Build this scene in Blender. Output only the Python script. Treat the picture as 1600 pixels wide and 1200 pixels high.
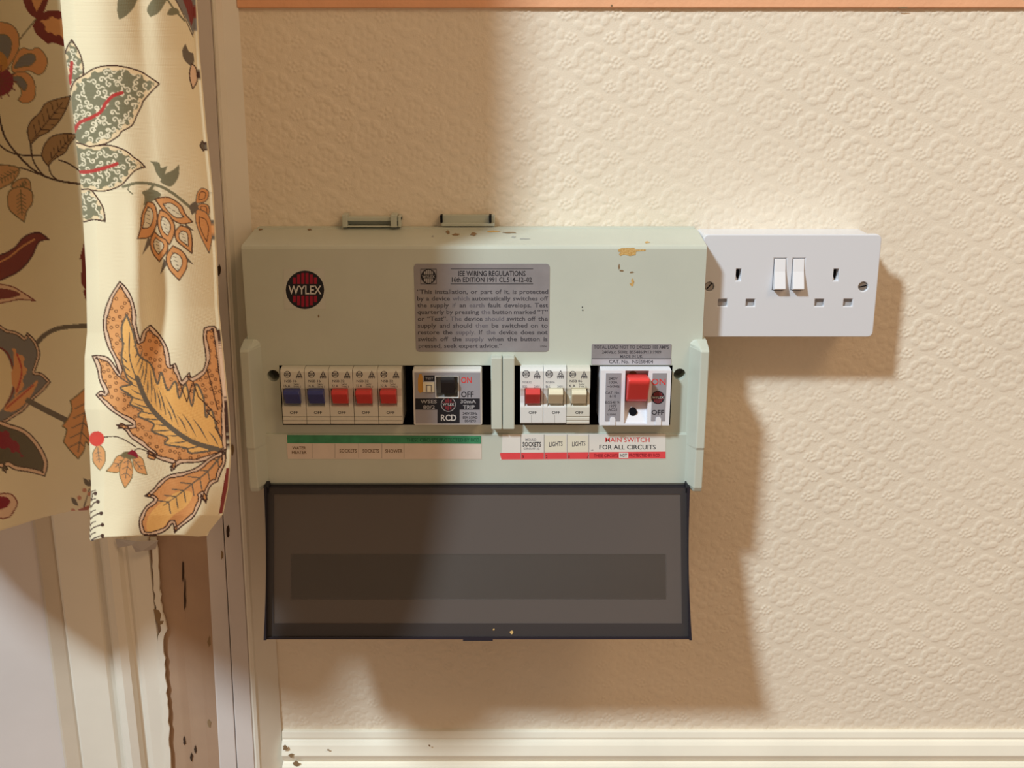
import bpy, bmesh, math, random
import numpy as np
from mathutils import Vector
for o in list(bpy.data.objects): bpy.data.objects.remove(o)
S = bpy.context.scene
COL = S.collection
rnd = random.Random(7)

# ------------------------------------------------------------------ camera, light, exposure
F, TH, D, CZ = 1750.0, math.radians(16.56), 0.90, 0.77
cd = bpy.data.cameras.new('camera'); cam = bpy.data.objects.new('camera', cd); COL.objects.link(cam)
cd.sensor_width = 36; cd.lens = 36 * F / 1600; cd.clip_start = 0.01
cam.location = (0, -D, CZ); cam.rotation_euler = (math.pi / 2 - TH, 0, 0)
S.camera = cam
W = bpy.data.worlds.new('world'); S.world = W; W.use_nodes = True
W.node_tree.nodes['Background'].inputs[0].default_value = (1.0, 0.75, 0.52, 1)
W.node_tree.nodes['Background'].inputs[1].default_value = 0.385
ld = bpy.data.lights.new('ceiling_lamp', 'AREA'); ld.shape = 'DISK'; ld.size = 0.42
ld.energy = 173; ld.color = (0.80, 0.97, 1.07)
lo = bpy.data.objects.new('ceiling_lamp', ld); COL.objects.link(lo)
lo.location = (-1.93, -2.44, 3.42)
lo.rotation_euler = (Vector((0.05, 0, 0.5)) - lo.location).to_track_quat('-Z', 'Y').to_euler()
l2 = bpy.data.lights.new('warm_room_lamp', 'AREA'); l2.shape = 'DISK'; l2.size = 0.9; l2.energy = 17; l2.color = (1.0, 0.64, 0.34)
lo2 = bpy.data.objects.new('warm_room_lamp', l2); COL.objects.link(lo2); lo2.location = (1.5, -1.7, 2.6)
lo2.rotation_euler = (Vector((-.1, 0, 0.6)) - lo2.location).to_track_quat('-Z', 'Y').to_euler()
S.view_settings.view_transform = 'Standard'; S.view_settings.look = 'None'
S.view_settings.exposure = 0; S.view_settings.gamma = 1; S.view_settings.use_curve_mapping = False

CT, ST = math.cos(TH), math.sin(TH)
def P(px, py, Y):
    """a point of the plane at distance -Y in front of the wall"""
    v = (600 - py) / F; u = (px - 800) / F
    t = (Y + D) / (CT + v * ST)
    return (u * t, CZ + t * (-ST + v * CT))
def X(px, py, Y): return P(px, py, Y)[0]
def Z(py, Y): return P(800, py, Y)[1]

# ------------------------------------------------------------------ materials
def lin(c):
    return tuple(((v / 255) / 12.92 if v <= 10 else (((v / 255) + .055) / 1.055) ** 2.4) for v in c)
MATS = {}
def mat(name, c, rough=.5, spec=.5, metal=0, var=0, vscale=20, bump=0, bscale=200, c2=None, coat=0):
    if name in MATS: return MATS[name]
    m = bpy.data.materials.new(name); m.use_nodes = True; MATS[name] = m
    nt = m.node_tree; b = nt.nodes['Principled BSDF']
    b.inputs['Base Color'].default_value = (*c, 1); b.inputs['Roughness'].default_value = rough
    b.inputs['Specular IOR Level'].default_value = spec; b.inputs['Metallic'].default_value = metal
    if coat: b.inputs['Coat Weight'].default_value = coat
    if var or bump or c2:
        tc = nt.nodes.new('ShaderNodeTexCoord')
    if var or c2:
        n = nt.nodes.new('ShaderNodeTexNoise'); n.inputs['Scale'].default_value = vscale; n.inputs['Detail'].default_value = 6
        nt.links.new(tc.outputs['Object'], n.inputs['Vector'])
        r = nt.nodes.new('ShaderNodeValToRGB'); r.color_ramp.elements[0].position = .35; r.color_ramp.elements[1].position = .65
        d = c2 if c2 else tuple(x * (1 - var) for x in c)
        r.color_ramp.elements[0].color = (*d, 1); r.color_ramp.elements[1].color = (*c, 1)
        nt.links.new(n.outputs['Fac'], r.inputs['Fac']); nt.links.new(r.outputs['Color'], b.inputs['Base Color'])
    if bump:
        n2 = nt.nodes.new('ShaderNodeTexNoise'); n2.inputs['Scale'].default_value = bscale; n2.inputs['Detail'].default_value = 4
        nt.links.new(tc.outputs['Object'], n2.inputs['Vector'])
        bp = nt.nodes.new('ShaderNodeBump'); bp.inputs['Strength'].default_value = bump; bp.inputs['Distance'].default_value = .001
        nt.links.new(n2.outputs['Fac'], bp.inputs['Height']); nt.links.new(bp.outputs['Normal'], b.inputs['Normal'])
    return m
M_WALL = mat('cream_wallpaper', (.83, .73, .59), .62, .35, var=.05, vscale=6, bump=.25, bscale=900)
M_CU = mat('grey_green_plastic', (.55, .58, .50), .42, .4, var=.06, vscale=18, bump=.06, bscale=1500)
M_CU2 = mat('grey_green_plastic_moulding', (.52, .55, .47), .42, .4, var=.05, vscale=30)
M_SOCK = mat('white_plastic', (.69, .70, .74), .25, .5)
M_WHITE = mat('device_white_plastic', (.70, .70, .68), .35, .5)
M_IVORY = mat('ivory_plastic', (.74, .68, .50), .35, .5)
M_BLACK = mat('black_plastic', (.012, .012, .015), .4, .4)
M_VOID = mat('dark_cavity', (.006, .006, .009), .7, .1)
M_BLUE = mat('blue_plastic', (.04, .05, .21), .35, .5)
M_RED = mat('red_plastic', (.62, .045, .04), .35, .5)
M_SILVER = mat('silver_foil_label', (.33, .315, .33), .42, .5, metal=.25, var=.12, vscale=60)
M_SILVER2 = mat('pale_silver_foil', (.50, .47, .50), .40, .5, metal=.2)
M_SILVERG = mat('grey_printed_label', (.33, .32, .35), .45, .4, metal=.1)
M_INK = mat('black_ink', (.02, .02, .025), .5, .2)
M_INKG = mat('grey_ink', (.075, .07, .08), .5, .2)
M_INKF = mat('faded_ink', (.22, .22, .24), .5, .2)
M_INKR = mat('red_ink', (.66, .05, .045), .5, .2)
M_INKDR = mat('crimson_ink', (.30, .012, .035), .4, .3)
M_INKLR = mat('light_red_ink', (.45, .10, .09), .5, .2)
M_PALE = mat('pale_ink', (.62, .60, .58), .5, .3)
M_GREYP = mat('grey_pale_ink', (.38, .37, .38), .5, .3)
M_GREEN = mat('green_tape', (.05, .27, .13), .45, .4, var=.25, vscale=120)
M_GREEND = mat('dark_green_ink', (.015, .10, .05), .5, .2)
M_PAPER = mat('aged_paper_strip', (.70, .60, .52), .6, .3, var=.07, vscale=50)
M_PAPERW = mat('white_paper_strip', (.74, .71, .66), .6, .3, var=.04, vscale=50)
M_PAPERY = mat('cream_paper_square', (.72, .68, .55), .6, .3)
M_REDT = mat('red_tape', (.75, .07, .08), .45, .4, var=.06, vscale=90)
M_LINE = mat('thin_grey_line', (.30, .28, .26), .6, .2)
M_CLEAR = mat('clear_sticker_backing', (.56, .57, .51), .22, .6)
M_ORANGE = mat('orange_marker_ink', (.52, .27, .05), .5, .3)
M_RUST = mat('ochre_stain', (.50, .27, .07), .6, .3, c2=(.68, .48, .20), vscale=900)
M_DIRT = mat('brown_scuff', (.26, .17, .09), .7, .2)
M_GREYS = mat('grey_scuff', (.38, .39, .36), .6, .2)
M_SCREW = mat('nickel_screw', (.42, .40, .38), .35, .5, metal=.8)
M_SHUT = mat('grey_shutter', (.36, .34, .34), .5, .3)
M_TRIM = mat('cream_gloss_paint', (.79, .74, .64), .28, .5, var=.07, vscale=9, bump=.25, bscale=45)
M_TRIMP = mat('pinkish_white_paint', (.66, .60, .57), .35, .5, var=.06, vscale=8, bump=.25, bscale=40)
M_TRIMD = mat('aged_cream_paint', (.60, .51, .40), .34, .5, var=.10, vscale=12, bump=.3, bscale=45)
M_WOOD = mat('bare_stripped_wood', (.42, .28, .185), .5, .4, c2=(.36, .235, .16), vscale=14, bump=.25, bscale=60)
M_WOODP = mat('thinly_painted_wood', (.49, .37, .29), .45, .4, c2=(.52, .44, .36), vscale=14, bump=.25, bscale=60)
M_SKIRT = mat('cream_skirting_paint', (.90, .85, .72), .25, .5, var=.06, vscale=14, bump=.3, bscale=40)
M_RAIL = mat('orange_paint', (.88, .46, .26), .5, .4, var=.07, vscale=30, bump=.3, bscale=300)
M_FLOOR = mat('brown_carpet', (.30, .17, .10), .9, .1, var=.3, vscale=200)
M_HOLE = mat('dark_wood_hole', (.05, .03, .02), .8, .1)
M_CRACK = mat('crack_line', (.14, .10, .07), .8, .1)
M_BRASS = mat('brass', (.55, .38, .15), .35, .5, metal=.9)

def smoked(name, tcol, dcol, mixd, rough=.22):
    m = bpy.data.materials.new(name); m.use_nodes = True; nt = m.node_tree
    for n in list(nt.nodes): nt.nodes.remove(n)
    o = nt.nodes.new('ShaderNodeOutputMaterial'); t = nt.nodes.new('ShaderNodeBsdfTransparent'); t.inputs[0].default_value = (*tcol, 1)
    d = nt.nodes.new('ShaderNodeBsdfDiffuse'); d.inputs[0].default_value = (*dcol, 1)
    g = nt.nodes.new('ShaderNodeBsdfGlossy'); g.inputs['Roughness'].default_value = rough
    a = nt.nodes.new('ShaderNodeMixShader'); a.inputs[0].default_value = mixd
    fr = nt.nodes.new('ShaderNodeFresnel'); fr.inputs[0].default_value = 1.42
    b = nt.nodes.new('ShaderNodeMixShader')
    nt.links.new(t.outputs[0], a.inputs[1]); nt.links.new(d.outputs[0], a.inputs[2])
    nt.links.new(fr.outputs[0], b.inputs[0]); nt.links.new(a.outputs[0], b.inputs[1]); nt.links.new(g.outputs[0], b.inputs[2])
    nt.links.new(b.outputs[0], o.inputs[0]); return m
M_SMOKE = smoked('smoked_plastic', (.50, .45, .42), (.150, .128, .118), .62)
M_SMOKE2 = smoked('smoked_plastic_thick', (.42, .38, .37), (.085, .072, .072), .50)
M_SMOKEE = smoked('smoked_plastic_edge', (.12, .10, .12), (.02, .016, .024), .85)

# ------------------------------------------------------------------ object helpers
ORG = {}
def root(name, loc, label, cat, group=None):
    o = bpy.data.objects.new(name, None); COL.objects.link(o); o.location = loc
    o.empty_display_size = .02
    o['label'] = label; o['category'] = cat
    if group: o['group'] = group
    ORG[o] = Vector(loc); return o
def link_mesh(name, me, mats, parent=None, label=None, kind=None, smooth=False, bevel=0, seg=2):
    n = len(me.vertices)
    co = np.empty(n * 3, 'f'); me.vertices.foreach_get('co', co); co = co.reshape(-1, 3)
    c = (co.min(0) + co.max(0)) / 2
    co -= c; me.vertices.foreach_set('co', co.ravel()); me.update()
    o = bpy.data.objects.new(name, me); COL.objects.link(o)
    if not isinstance(mats, (list, tuple)): mats = [mats]
    if len(me.materials) == 0:
        for m in mats: me.materials.append(m)
    c = Vector([float(v) for v in c]); ORG[o] = c
    if parent is not None: o.parent = parent; o.location = c - ORG[parent]
    else: o.location = c
    if smooth:
        me.polygons.foreach_set('use_smooth', [True] * len(me.polygons))
    if bevel:
        b = o.modifiers.new('bevel', 'BEVEL'); b.width = bevel; b.segments = seg; b.limit_method = 'ANGLE'; b.angle_limit = math.radians(35)
    if label: o['label'] = label
    if kind: o['kind'] = kind
    return o
def obj(name, bm, mats, parent=None, **k):
    bmesh.ops.recalc_face_normals(bm, faces=bm.faces)
    me = bpy.data.meshes.new(name); bm.to_mesh(me); bm.free()
    return link_mesh(name, me, mats, parent, **k)
def box(bm, x0, x1, y0, y1, z0, z1, mi=0):
    vs = [bm.verts.new((x, y, z)) for x in (x0, x1) for y in (y0, y1) for z in (z0, z1)]
    for q in ((0, 1, 3, 2), (4, 6, 7, 5), (0, 4, 5, 1), (2, 3, 7, 6), (0, 2, 6, 4), (1, 5, 7, 3)):
        f = bm.faces.new([vs[i] for i in q]); f.material_index = mi
def prism_x(bm, prof, x0, x1, mi=0):
    """profile of (Y, z) extruded along x"""
    a = [bm.verts.new((x0, y, z)) for y, z in prof]; b = [bm.verts.new((x1, y, z)) for y, z in prof]
    n = len(prof); bm.faces.new(a).material_index = mi; bm.faces.new(b[::-1]).material_index = mi
    for i in range(n): bm.faces.new((a[i], a[(i + 1) % n], b[(i + 1) % n], b[i])).material_index = mi
def prism_y(bm, prof, y0, y1, mi=0):
    a = [bm.verts.new((x, y0, z)) for x, z in prof]; b = [bm.verts.new((x, y1, z)) for x, z in prof]
    n = len(prof); bm.faces.new(a).material_index = mi; bm.faces.new(b[::-1]).material_index = mi
    for i in range(n): bm.faces.new((a[i], a[(i + 1) % n], b[(i + 1) % n], b[i])).material_index = mi
def rounded(x0, x1, z0, z1, r, n=5):
    pts = []
    for cx, cz, a0 in ((x1 - r, z1 - r, 0), (x0 + r, z1 - r, 90), (x0 + r, z0 + r, 180), (x1 - r, z0 + r, 270)):
        for k in range(n + 1):
            a = math.radians(a0 + 90 * k / n); pts.append((cx + r * math.cos(a), cz + r * math.sin(a)))
    return pts
def circle(cx, cz, r, n=28, rz=None):
    rz = rz or r
    return [(cx + r * math.cos(2 * math.pi * k / n), cz + rz * math.sin(2 * math.pi * k / n)) for k in range(n)]
def grid_solid(xs, zs, holes, y0, y1, bm=None):
    """a slab with rectangular through-holes"""
    xs = sorted(set(xs + [v for h in holes for v in h[:2]])); zs = sorted(set(zs + [v for h in holes for v in h[2:]]))
    bm = bm or bmesh.new(); V = {}
    def v(i, j, k):
        if (i, j, k) not in V: V[i, j, k] = bm.verts.new((xs[i], (y0, y1)[k], zs[j]))
        return V[i, j, k]
    def solid(i, j):
        if i < 0 or j < 0 or i >= len(xs) - 1 or j >= len(zs) - 1: return False
        cx, cz = (xs[i] + xs[i + 1]) / 2, (zs[j] + zs[j + 1]) / 2
        return not any(h[0] < cx < h[1] and h[2] < cz < h[3] for h in holes)
    for i in range(len(xs) - 1):
        for j in range(len(zs) - 1):
            if not solid(i, j): continue
            for k in (0, 1): bm.faces.new((v(i, j, k), v(i + 1, j, k), v(i + 1, j + 1, k), v(i, j + 1, k)))
            if not solid(i - 1, j): bm.faces.new((v(i, j, 0), v(i, j + 1, 0), v(i, j + 1, 1), v(i, j, 1)))
            if not solid(i + 1, j): bm.faces.new((v(i + 1, j, 0), v(i + 1, j + 1, 0), v(i + 1, j + 1, 1), v(i + 1, j, 1)))
            if not solid(i, j - 1): bm.faces.new((v(i, j, 0), v(i + 1, j, 0), v(i + 1, j, 1), v(i, j, 1)))
            if not solid(i, j + 1): bm.faces.new((v(i, j + 1, 0), v(i + 1, j + 1, 0), v(i + 1, j + 1, 1), v(i, j + 1, 1)))
    return bm
def boolean(me, cutters):
    """subtract the solids of one bmesh from a mesh"""
    a = bpy.data.objects.new('a', me); COL.objects.link(a)
    cm = bpy.data.meshes.new('c'); bmesh.ops.recalc_face_normals(cutters, faces=cutters.faces); cutters.to_mesh(cm); cutters.free()
    c = bpy.data.objects.new('c', cm); COL.objects.link(c)
    m = a.modifiers.new('b', 'BOOLEAN'); m.operation = 'DIFFERENCE'; m.object = c; m.solver = 'EXACT'
    dg = bpy.context.evaluated_depsgraph_get(); dg.update()
    r = bpy.data.meshes.new_from_object(a.evaluated_get(dg))
    bpy.data.objects.remove(a); bpy.data.objects.remove(c); return r

# ------------------------------------------------------------------ flat print: signs, lettering, logos
GL = {}
def glyphs(s, bold):
    k = (s, bold)
    if k not in GL:
        c = bpy.data.curves.new('t', 'FONT'); c.body = s; c.size = 1; c.resolution_u = 2; c.offset = bold
        o = bpy.data.objects.new('t', c); COL.objects.link(o)
        dg = bpy.context.evaluated_depsgraph_get(); dg.update()
        me = bpy.data.meshes.new_from_object(o.evaluated_get(dg))
        vs = [tuple(v.co) for v in me.vertices]; fs = [tuple(p.vertices) for p in me.polygons]
        bpy.data.objects.remove(o); GL[k] = (vs, fs)
    return GL[k]
CAP = {}
class Print:
    """flat shapes and letters on the plane at Y, coordinates taken through P"""
    def __init__(s, Y): s.Y = Y; s.v = []; s.f = []; s.mi = []; s.mats = []; s.k = 0
    def _m(s, m):
        if m not in s.mats: s.mats.append(m)
        return s.mats.index(m)
    def poly(s, pts, m, lay=None, world=False):
        lay = s.k if lay is None else lay
        b = len(s.v)
        for p in pts:
            x, z = p if world else P(p[0], p[1], s.Y)
            s.v.append((x, s.Y - .00004 * (lay + 1), z))
        s.f.append(tuple(range(b, b + len(pts)))); s.mi.append(s._m(m)); return s
    def rect(s, x0, y0, x1, y1, m, lay=None): return s.poly([(x0, y0), (x1, y0), (x1, y1), (x0, y1)], m, lay)
    def disc(s, cx, cy, r, m, lay=None, ry=None, n=28): return s.poly(circle(cx, cy, r, n, ry), m, lay)
    def text(s, t, x0, x1, yb, yc, m, bold=0.0, lay=None, tilt=0):
        lay = s.k if lay is None else lay
        if bold not in CAP:
            CAP[bold] = max(v[1] for v in glyphs('H', bold)[0])
        bold = round(min(bold + .008, .016), 4)
        if bold not in CAP: CAP[bold] = max(v[1] for v in glyphs('H', bold)[0])
        vs, fs = glyphs(t, bold)
        if not vs: return s
        a = min(v[0] for v in vs); w = max(v[0] for v in vs) - a
        b = len(s.v)
        for v in vs:
            px = x0 + (v[0] - a) / w * (x1 - x0); py = yb - v[1] / CAP[bold] * (yb - yc) + tilt * (px - x0)
            x, z = P(px, py, s.Y); s.v.append((x, s.Y - .00004 * (lay + 1), z))
        for f in fs: s.f.append(tuple(i + b for i in f)); s.mi.append(s._m(m))
        return s
    def build(s, name, parent, **k):
        me = bpy.data.meshes.new(name); me.from_pydata(s.v, [], s.f)
        me.polygons.foreach_set('material_index', s.mi)
        bm = bmesh.new(); bm.from_mesh(me)
        flip = [f for f in bm.faces if f.normal.y > 0]
        bmesh.ops.reverse_faces(bm, faces=flip); bm.to_mesh(me); bm.free()
        return link_mesh(name, me, s.mats, parent, **k)
def emblem(p, cx, cy, r, ring, fill, line, letters, nst=7, txt='WYLEX', lay=1, band=.27, ty=None):
    """a round badge with upright stripes and a band across"""
    p.disc(cx, cy, r, ring, lay)
    w = 2 * r * .88 / nst
    for k in range(nst):
        xx = cx - r * .88 + w * (k + .5); hw = w * .36
        hh = math.sqrt(max((r * .90) ** 2 - (abs(xx - cx) + hw) ** 2, 0))
        if hh > band * r + r * .08:
            for sg in (-1, 1):
                p.poly([(xx - hw, cy + sg * band * r * 1.1), (xx + hw, cy + sg * band * r * 1.1), (xx + hw, cy + sg * hh), (xx - hw, cy + sg * hh)], fill, lay + 1)
    p.text(txt, cx - r * .86, cx + r * .86, cy + band * r * .78, cy - band * r * .78, letters, .02, lay + 2)
def blob(cx, cy, rx, ry, n=14, j=.35):
    return [(cx + rx * math.cos(2 * math.pi * k / n) * (1 + rnd.uniform(-j, j)), cy + ry * math.sin(2 * math.pi * k / n) * (1 + rnd.uniform(-j, j))) for k in range(n)]

# ================================================================== SETTING
# embossed wallpaper: rosettes of oval petals on a staggered lattice with clusters of dots in the gaps
def wallpaper():
    a, b, res = .0350, .0362, .00022
    nx, nz = int(2 * a / res), int(b / res)
    gx, gz = np.meshgrid(np.arange(nx) * 2 * a / nx, np.arange(nz) * b / nz, indexing='ij')
    H = np.zeros_like(gx); r0 = np.random.RandomState(3)
    def ell(cx, cz, ra, rb, ang, h):
        for ox in (-2 * a, 0, 2 * a):
            for oz in (-b, 0, b):
                dx, dz = gx - cx - ox, gz - cz - oz
                u = (dx * math.cos(ang) + dz * math.sin(ang)) / ra; v = (-dx * math.sin(ang) + dz * math.cos(ang)) / rb
                q = u * u + v * v
                np.maximum(H, h * np.clip(1.25 * (1 - q), 0, 1) ** .5 * (.72 + .28 * np.clip(q * 1.1, 0, 1)), out=H)
    for cx, cz in ((0, 0), (a, b / 2)):
        for k in range(9):
            t = 2 * math.pi * k / 9 + .3 + r0.uniform(-.08, .08); rr = .0120 + r0.uniform(-.0005, .0005)
            ell(cx + rr * math.cos(t), cz + rr * math.sin(t) * 1.04, .0043 * r0.uniform(.9, 1.15), .0031 * r0.uniform(.9, 1.15), t + math.pi / 2 + r0.uniform(-.5, .5), .00062)
        for k in range(6):
            t = 2 * math.pi * k / 6 + .5 + r0.uniform(-.15, .15)
            ell(cx + .0058 * math.cos(t), cz + .0058 * math.sin(t), .0024, .0017, t + r0.uniform(-.5, .5), .00042)
        ell(cx, cz, .0022, .0020, 0, .0003)
        for sx in (-1, 1):
            for dx, dz in ((0, 0), (.0030, .0014), (-.0028, .0022), (.0008, .0036), (.0014, -.0032), (-.0022, -.0028), (.0040, -.0020), (-.0044, -.0006)):
                ell(cx + sx * (a * .44 + dx), cz + b * .5 + dz, .00150 * r0.uniform(.85, 1.15), .00140, 0, .00068)
    xs = np.concatenate([[-1.3, -.9, -.6, -.4, -.3], np.arange(-.222, .50, .00088), [.6, .9, 1.5]])
    zs = np.concatenate([[0, .08, .13], np.arange(.15, .812, .00088), [.95, 1.2, 2.0, 2.6]])
    GX, GZ = np.meshgrid(xs, zs, indexing='ij')
    rot = .012
    U = (GX + GZ * rot) % (2 * a) / (2 * a) * nx; V = (GZ - GX * rot) % b / b * nz
    i0 = U.astype(int) % nx; j0 = V.astype(int) % nz; fu = U - np.floor(U); fv = V - np.floor(V)
    i1 = (i0 + 1) % nx; j1 = (j0 + 1) % nz
    h = H[i0, j0] * (1 - fu) * (1 - fv) + H[i1, j0] * fu * (1 - fv) + H[i0, j1] * (1 - fu) * fv + H[i1, j1] * fu * fv
    amp = .80 + .25 * np.sin(GX * 23 + GZ * 11) * np.sin(GZ * 31 - GX * 7)
    und = .0005 * np.sin(GX * 17 + 1) * np.sin(GZ * 19)
    Y = -(h * amp * .98 + np.abs(und)) - .0001
    Y[xs < -.25, :] = 0; Y[xs > .51, :] = 0
    n, m = len(xs), len(zs)
    co = np.stack([GX, Y, GZ], -1).reshape(-1, 3).astype('f')
    idx = np.arange(n * m).reshape(n, m)
    q = np.stack([idx[:-1, :-1], idx[1:, :-1], idx[1:, 1:], idx[:-1, 1:]], -1).reshape(-1, 4)
    me = grid_mesh('wall_back', co, q)
    return link_mesh('wall_back', me, M_WALL, kind='structure', smooth=True)
def grid_mesh(name, co, q):
    me = bpy.data.meshes.new(name)
    me.vertices.add(len(co)); me.vertices.foreach_set('co', np.ascontiguousarray(co, 'f').ravel())
    me.loops.add(q.size); me.loops.foreach_set('vertex_index', q.ravel().astype('i'))
    me.polygons.add(len(q)); me.polygons.foreach_set('loop_start', np.arange(0, q.size, 4, dtype='i'))
    me.update(calc_edges=True); return me
wallpaper()
bm = bmesh.new(); box(bm, -1.3, 1.5, -3.2, 0.02, -.02, 0); obj('floor', bm, M_FLOOR, kind='structure')

# orange painted edge above the wallpaper
zr = Z(12.5, -.003)
bm = bmesh.new(); prism_x(bm, [(0, zr + .09), (-.0035, zr + .09), (-.0035, zr + .0008), (-.0028, zr), (0, zr)], -.2085, 1.4)
rail = obj('trim_1', bm, M_RAIL, kind='structure')
for a in ((1411, 12.5, 9, 1.6), (956, 9, 1.6, 2.2)): p = Print(-.0037); p.poly(blob(*a), M_DIRT); p.build('scuff', rail)

# skirting board with a moulded top
zs_ = Z(1143, -.004)
prof = [(0, zs_), (-.004, zs_), (-.0055, zs_ - .0055), (-.0052, zs_ - .0078), (-.0070, zs_ - .0088), (-.0090, zs_ - .0115), (-.0120, zs_ - .0205),
        (-.0100, zs_ - .0255), (-.0075, zs_ - .0282), (-.0075, zs_ - .0300), (-.0125, zs_ - .0312), (-.0135, zs_ - .034), (-.0135, .0), (0, .0)]
bm = bmesh.new(); prism_x(bm, prof, -.2115, 1.4)
sk = obj('baseboard_back', bm, M_SKIRT, kind='structure', bevel=.0007)
for a in ((446, 1168, 4, 4), (455, 1180, 4, 3), (462, 1193, 6, 4), (513, 1172, 2, 1.5), (671, 1165, 1.5, 1.5)): p = Print(-.0125); p.poly(blob(*a), M_DIRT); p.build('paint_chip', sk)

# window casing: vertical boards, each a length of timber of its own
def vert_board(name, x0b, x1b, yb, prof, m, x0t=None, x1t=None, z0=0, z1=1.75, **k):
    """prof: list of (fraction across, Y); x given in the photograph at row yb, the board is upright"""
    bm = bmesh.new(); a = []; b = []
    for fr, Y in prof:
        px = x0b + (x1b - x0b) * fr; x = X(px, yb, Y)
        if x0t is None: xt = x; xb = x
        else:
            pt = x0t + (x1t - x0t) * fr; x2 = X(pt, 0, Y); za, zb = Z(yb, Y), Z(0, Y)
            sl = (x2 - x) / (zb - za); xb = x + sl * (z0 - za); xt = x + sl * (z1 - za)
        a.append(bm.verts.new((xb, Y, z0))); b.append(bm.verts.new((xt, Y, z1)))
    n = len(prof); bm.faces.new(a); bm.faces.new(b[::-1])
    for i in range(n): bm.faces.new((a[i], a[(i + 1) % n], b[(i + 1) % n], b[i]))
    return obj(name, bm, m, kind='structure', **k)
# splayed outer edge, painted, next to the wallpaper
ta = vert_board('trim_2', 399, 443, 1200, [(0, .0), (0, -.0165), (.06, -.0172), (.16, -.0165), (1, -.0022), (1, .0)], M_TRIM, 330, 372)
tb = vert_board('trim_3', 371, 399, 1200, [(0, .0), (0, -.0160), (.05, -.0168), (.93, -.0168), (1, -.0155), (1, .0)], M_TRIMP, 304, 330)
tb2 = vert_board('trim_4', 343, 370.2, 1200, [(0, .0), (0, -.0155), (.08, -.0165), (.96, -.0165), (1, -.0155), (1, .0)], M_TRIMP, 275, 303)
tc = vert_board('trim_5', 268, 345, 1200, [(0, .0), (0, -.0130), (.3, -.0138), (.45, -.0132), (.75, -.0150), (1, -.0158), (1, .0)], M_WOOD, 147, 277)
td = vert_board('trim_6', 196, 269, 1200, [(0, .0), (0, -.016), (.04, -.0200), (.16, -.0225), (.34, -.0205), (.44, -.0150), (.5, -.0140), (.55, -.0165), (.62, -.0170), (.96, -.0165), (1, -.013), (1, .0)], M_TRIM)
te = vert_board('trim_7', 129.6, 196, 1200, [(0, .0), (0, -.0100), (.04, -.0120), (.82, -.0124), (.92, -.0100), (1, -.0090), (1, .0)], M_TRIM)
tf = vert_board('trim_8', 102, 130, 1200, [(0, .0), (0, -.0055), (.12, -.0088), (.85, -.0088), (1, -.0078), (1, .0)], M_TRIMD)
bm = bmesh.new(); box(bm, -1.3, X(103, 1200, -.004), -.004, 0, 0, 1.75); obj('wall_left', bm, M_TRIMP, kind='structure')
# holes, chips and cracks in the old timber
def marks(name, Y, parent, lst, **k):
    for a in lst:
        p = Print(Y); p.poly(blob(*a[:4]), a[4]); p.build(name, parent, **k)
marks('nail_hole', -.0170, tb, [(342, 422, 2.6, 9, M_HOLE), (356, 830, 3, 8, M_HOLE), (363, 703, 2.5, 9, M_DIRT), (347, 867, 2, 6, M_DIRT)])
for a in ((288, 1158, 2, 7), (305, 1171, 1.8, 6), (299, 1184, 2, 7), (327, 1003, 2.5, 8), (327, 1131, 3, 6), (289, 928, 1.6, 22), (286, 893, 1.4, 20)): marks('nail_hole', -.0142 if a[0] < 310 else -.0156, tc, [a + (M_HOLE if a[2] < 2.4 else M_DIRT,)])
p = Print(-.0172); p.poly([(240, 952), (248, 953), (252, 960), (250, 970), (256, 970), (254, 975), (248, 977), (243, 968)], M_DIRT); p.build('paint_chip', td)
bm = bmesh.new()      # crumpled scrap of paint and tape under the curtain hem
vs = []
for (px, py, Y) in ((180, 842, -.024), (212, 846, -.030), (247, 845, -.026), (243, 858, -.021), (222, 861, -.027), (212, 863, -.0235), (206, 852, -.029), (184, 856, -.023)):
    x, z = P(px, py, Y); vs.append(bm.verts.new((x, Y, z)))
for t_ in ((0, 1, 6), (0, 6, 7), (1, 2, 4), (2, 3, 4), (1, 4, 6), (4, 5, 6)): bm.faces.new([vs[k] for k in t_])
o = obj('paint_flake', bm, mat('grey_flake', (.50, .46, .43), .5, .3), td); m_ = o.modifiers.new('t', 'SOLIDIFY'); m_.thickness = .0006
bm = bmesh.new()      # raised ragged paint line where the stripped wood starts
pts = []
for k in range(46):
    py = 840 + k * 9; t = (py - 840) / 360
    base = 245 + 23 * t + rnd.uniform(-1.6, 1.6) + (6 if 960 < py < 985 else 0)
    pts.append(base)
vs = []
for k, b_ in enumerate(pts):
    py = 840 + k * 9; x, z = P(b_, py, -.0168); x2, z2 = P(b_ - 9, py, -.0168)
    vs.append((bm.verts.new((x, -.0150, z)), bm.verts.new((x, -.0172, z)), bm.verts.new((x2, -.0172, z)), bm.verts.new((x2, -.0150, z))))
for k in range(len(vs) - 1):
    for i in range(4): bm.faces.new((vs[k][i], vs[k][(i + 1) % 4], vs[k + 1][(i + 1) % 4], vs[k + 1][i]))
obj('paint_edge', bm, M_TRIM, td)

# ================================================================== CONSUMER UNIT
CUL, CUR = -.2045, .1472
YF = -.060
zT, zTf, zB = Z(354, -.004), Z(386, YF), Z(757, YF)
cu = root('consumer_unit', (-.03, 0, zB), 'grey-green plastic fuse board with smoked cover hanging open, on embossed wallpaper left of the socket', 'fuse box')
# base tray on the wall
bm = bmesh.new(); box(bm, CUL + .001, CUR - .001, -.009, -.0005, zB + .004, zT)
obj('base_tray', bm, M_CU2, cu, bevel=.0008)
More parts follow.
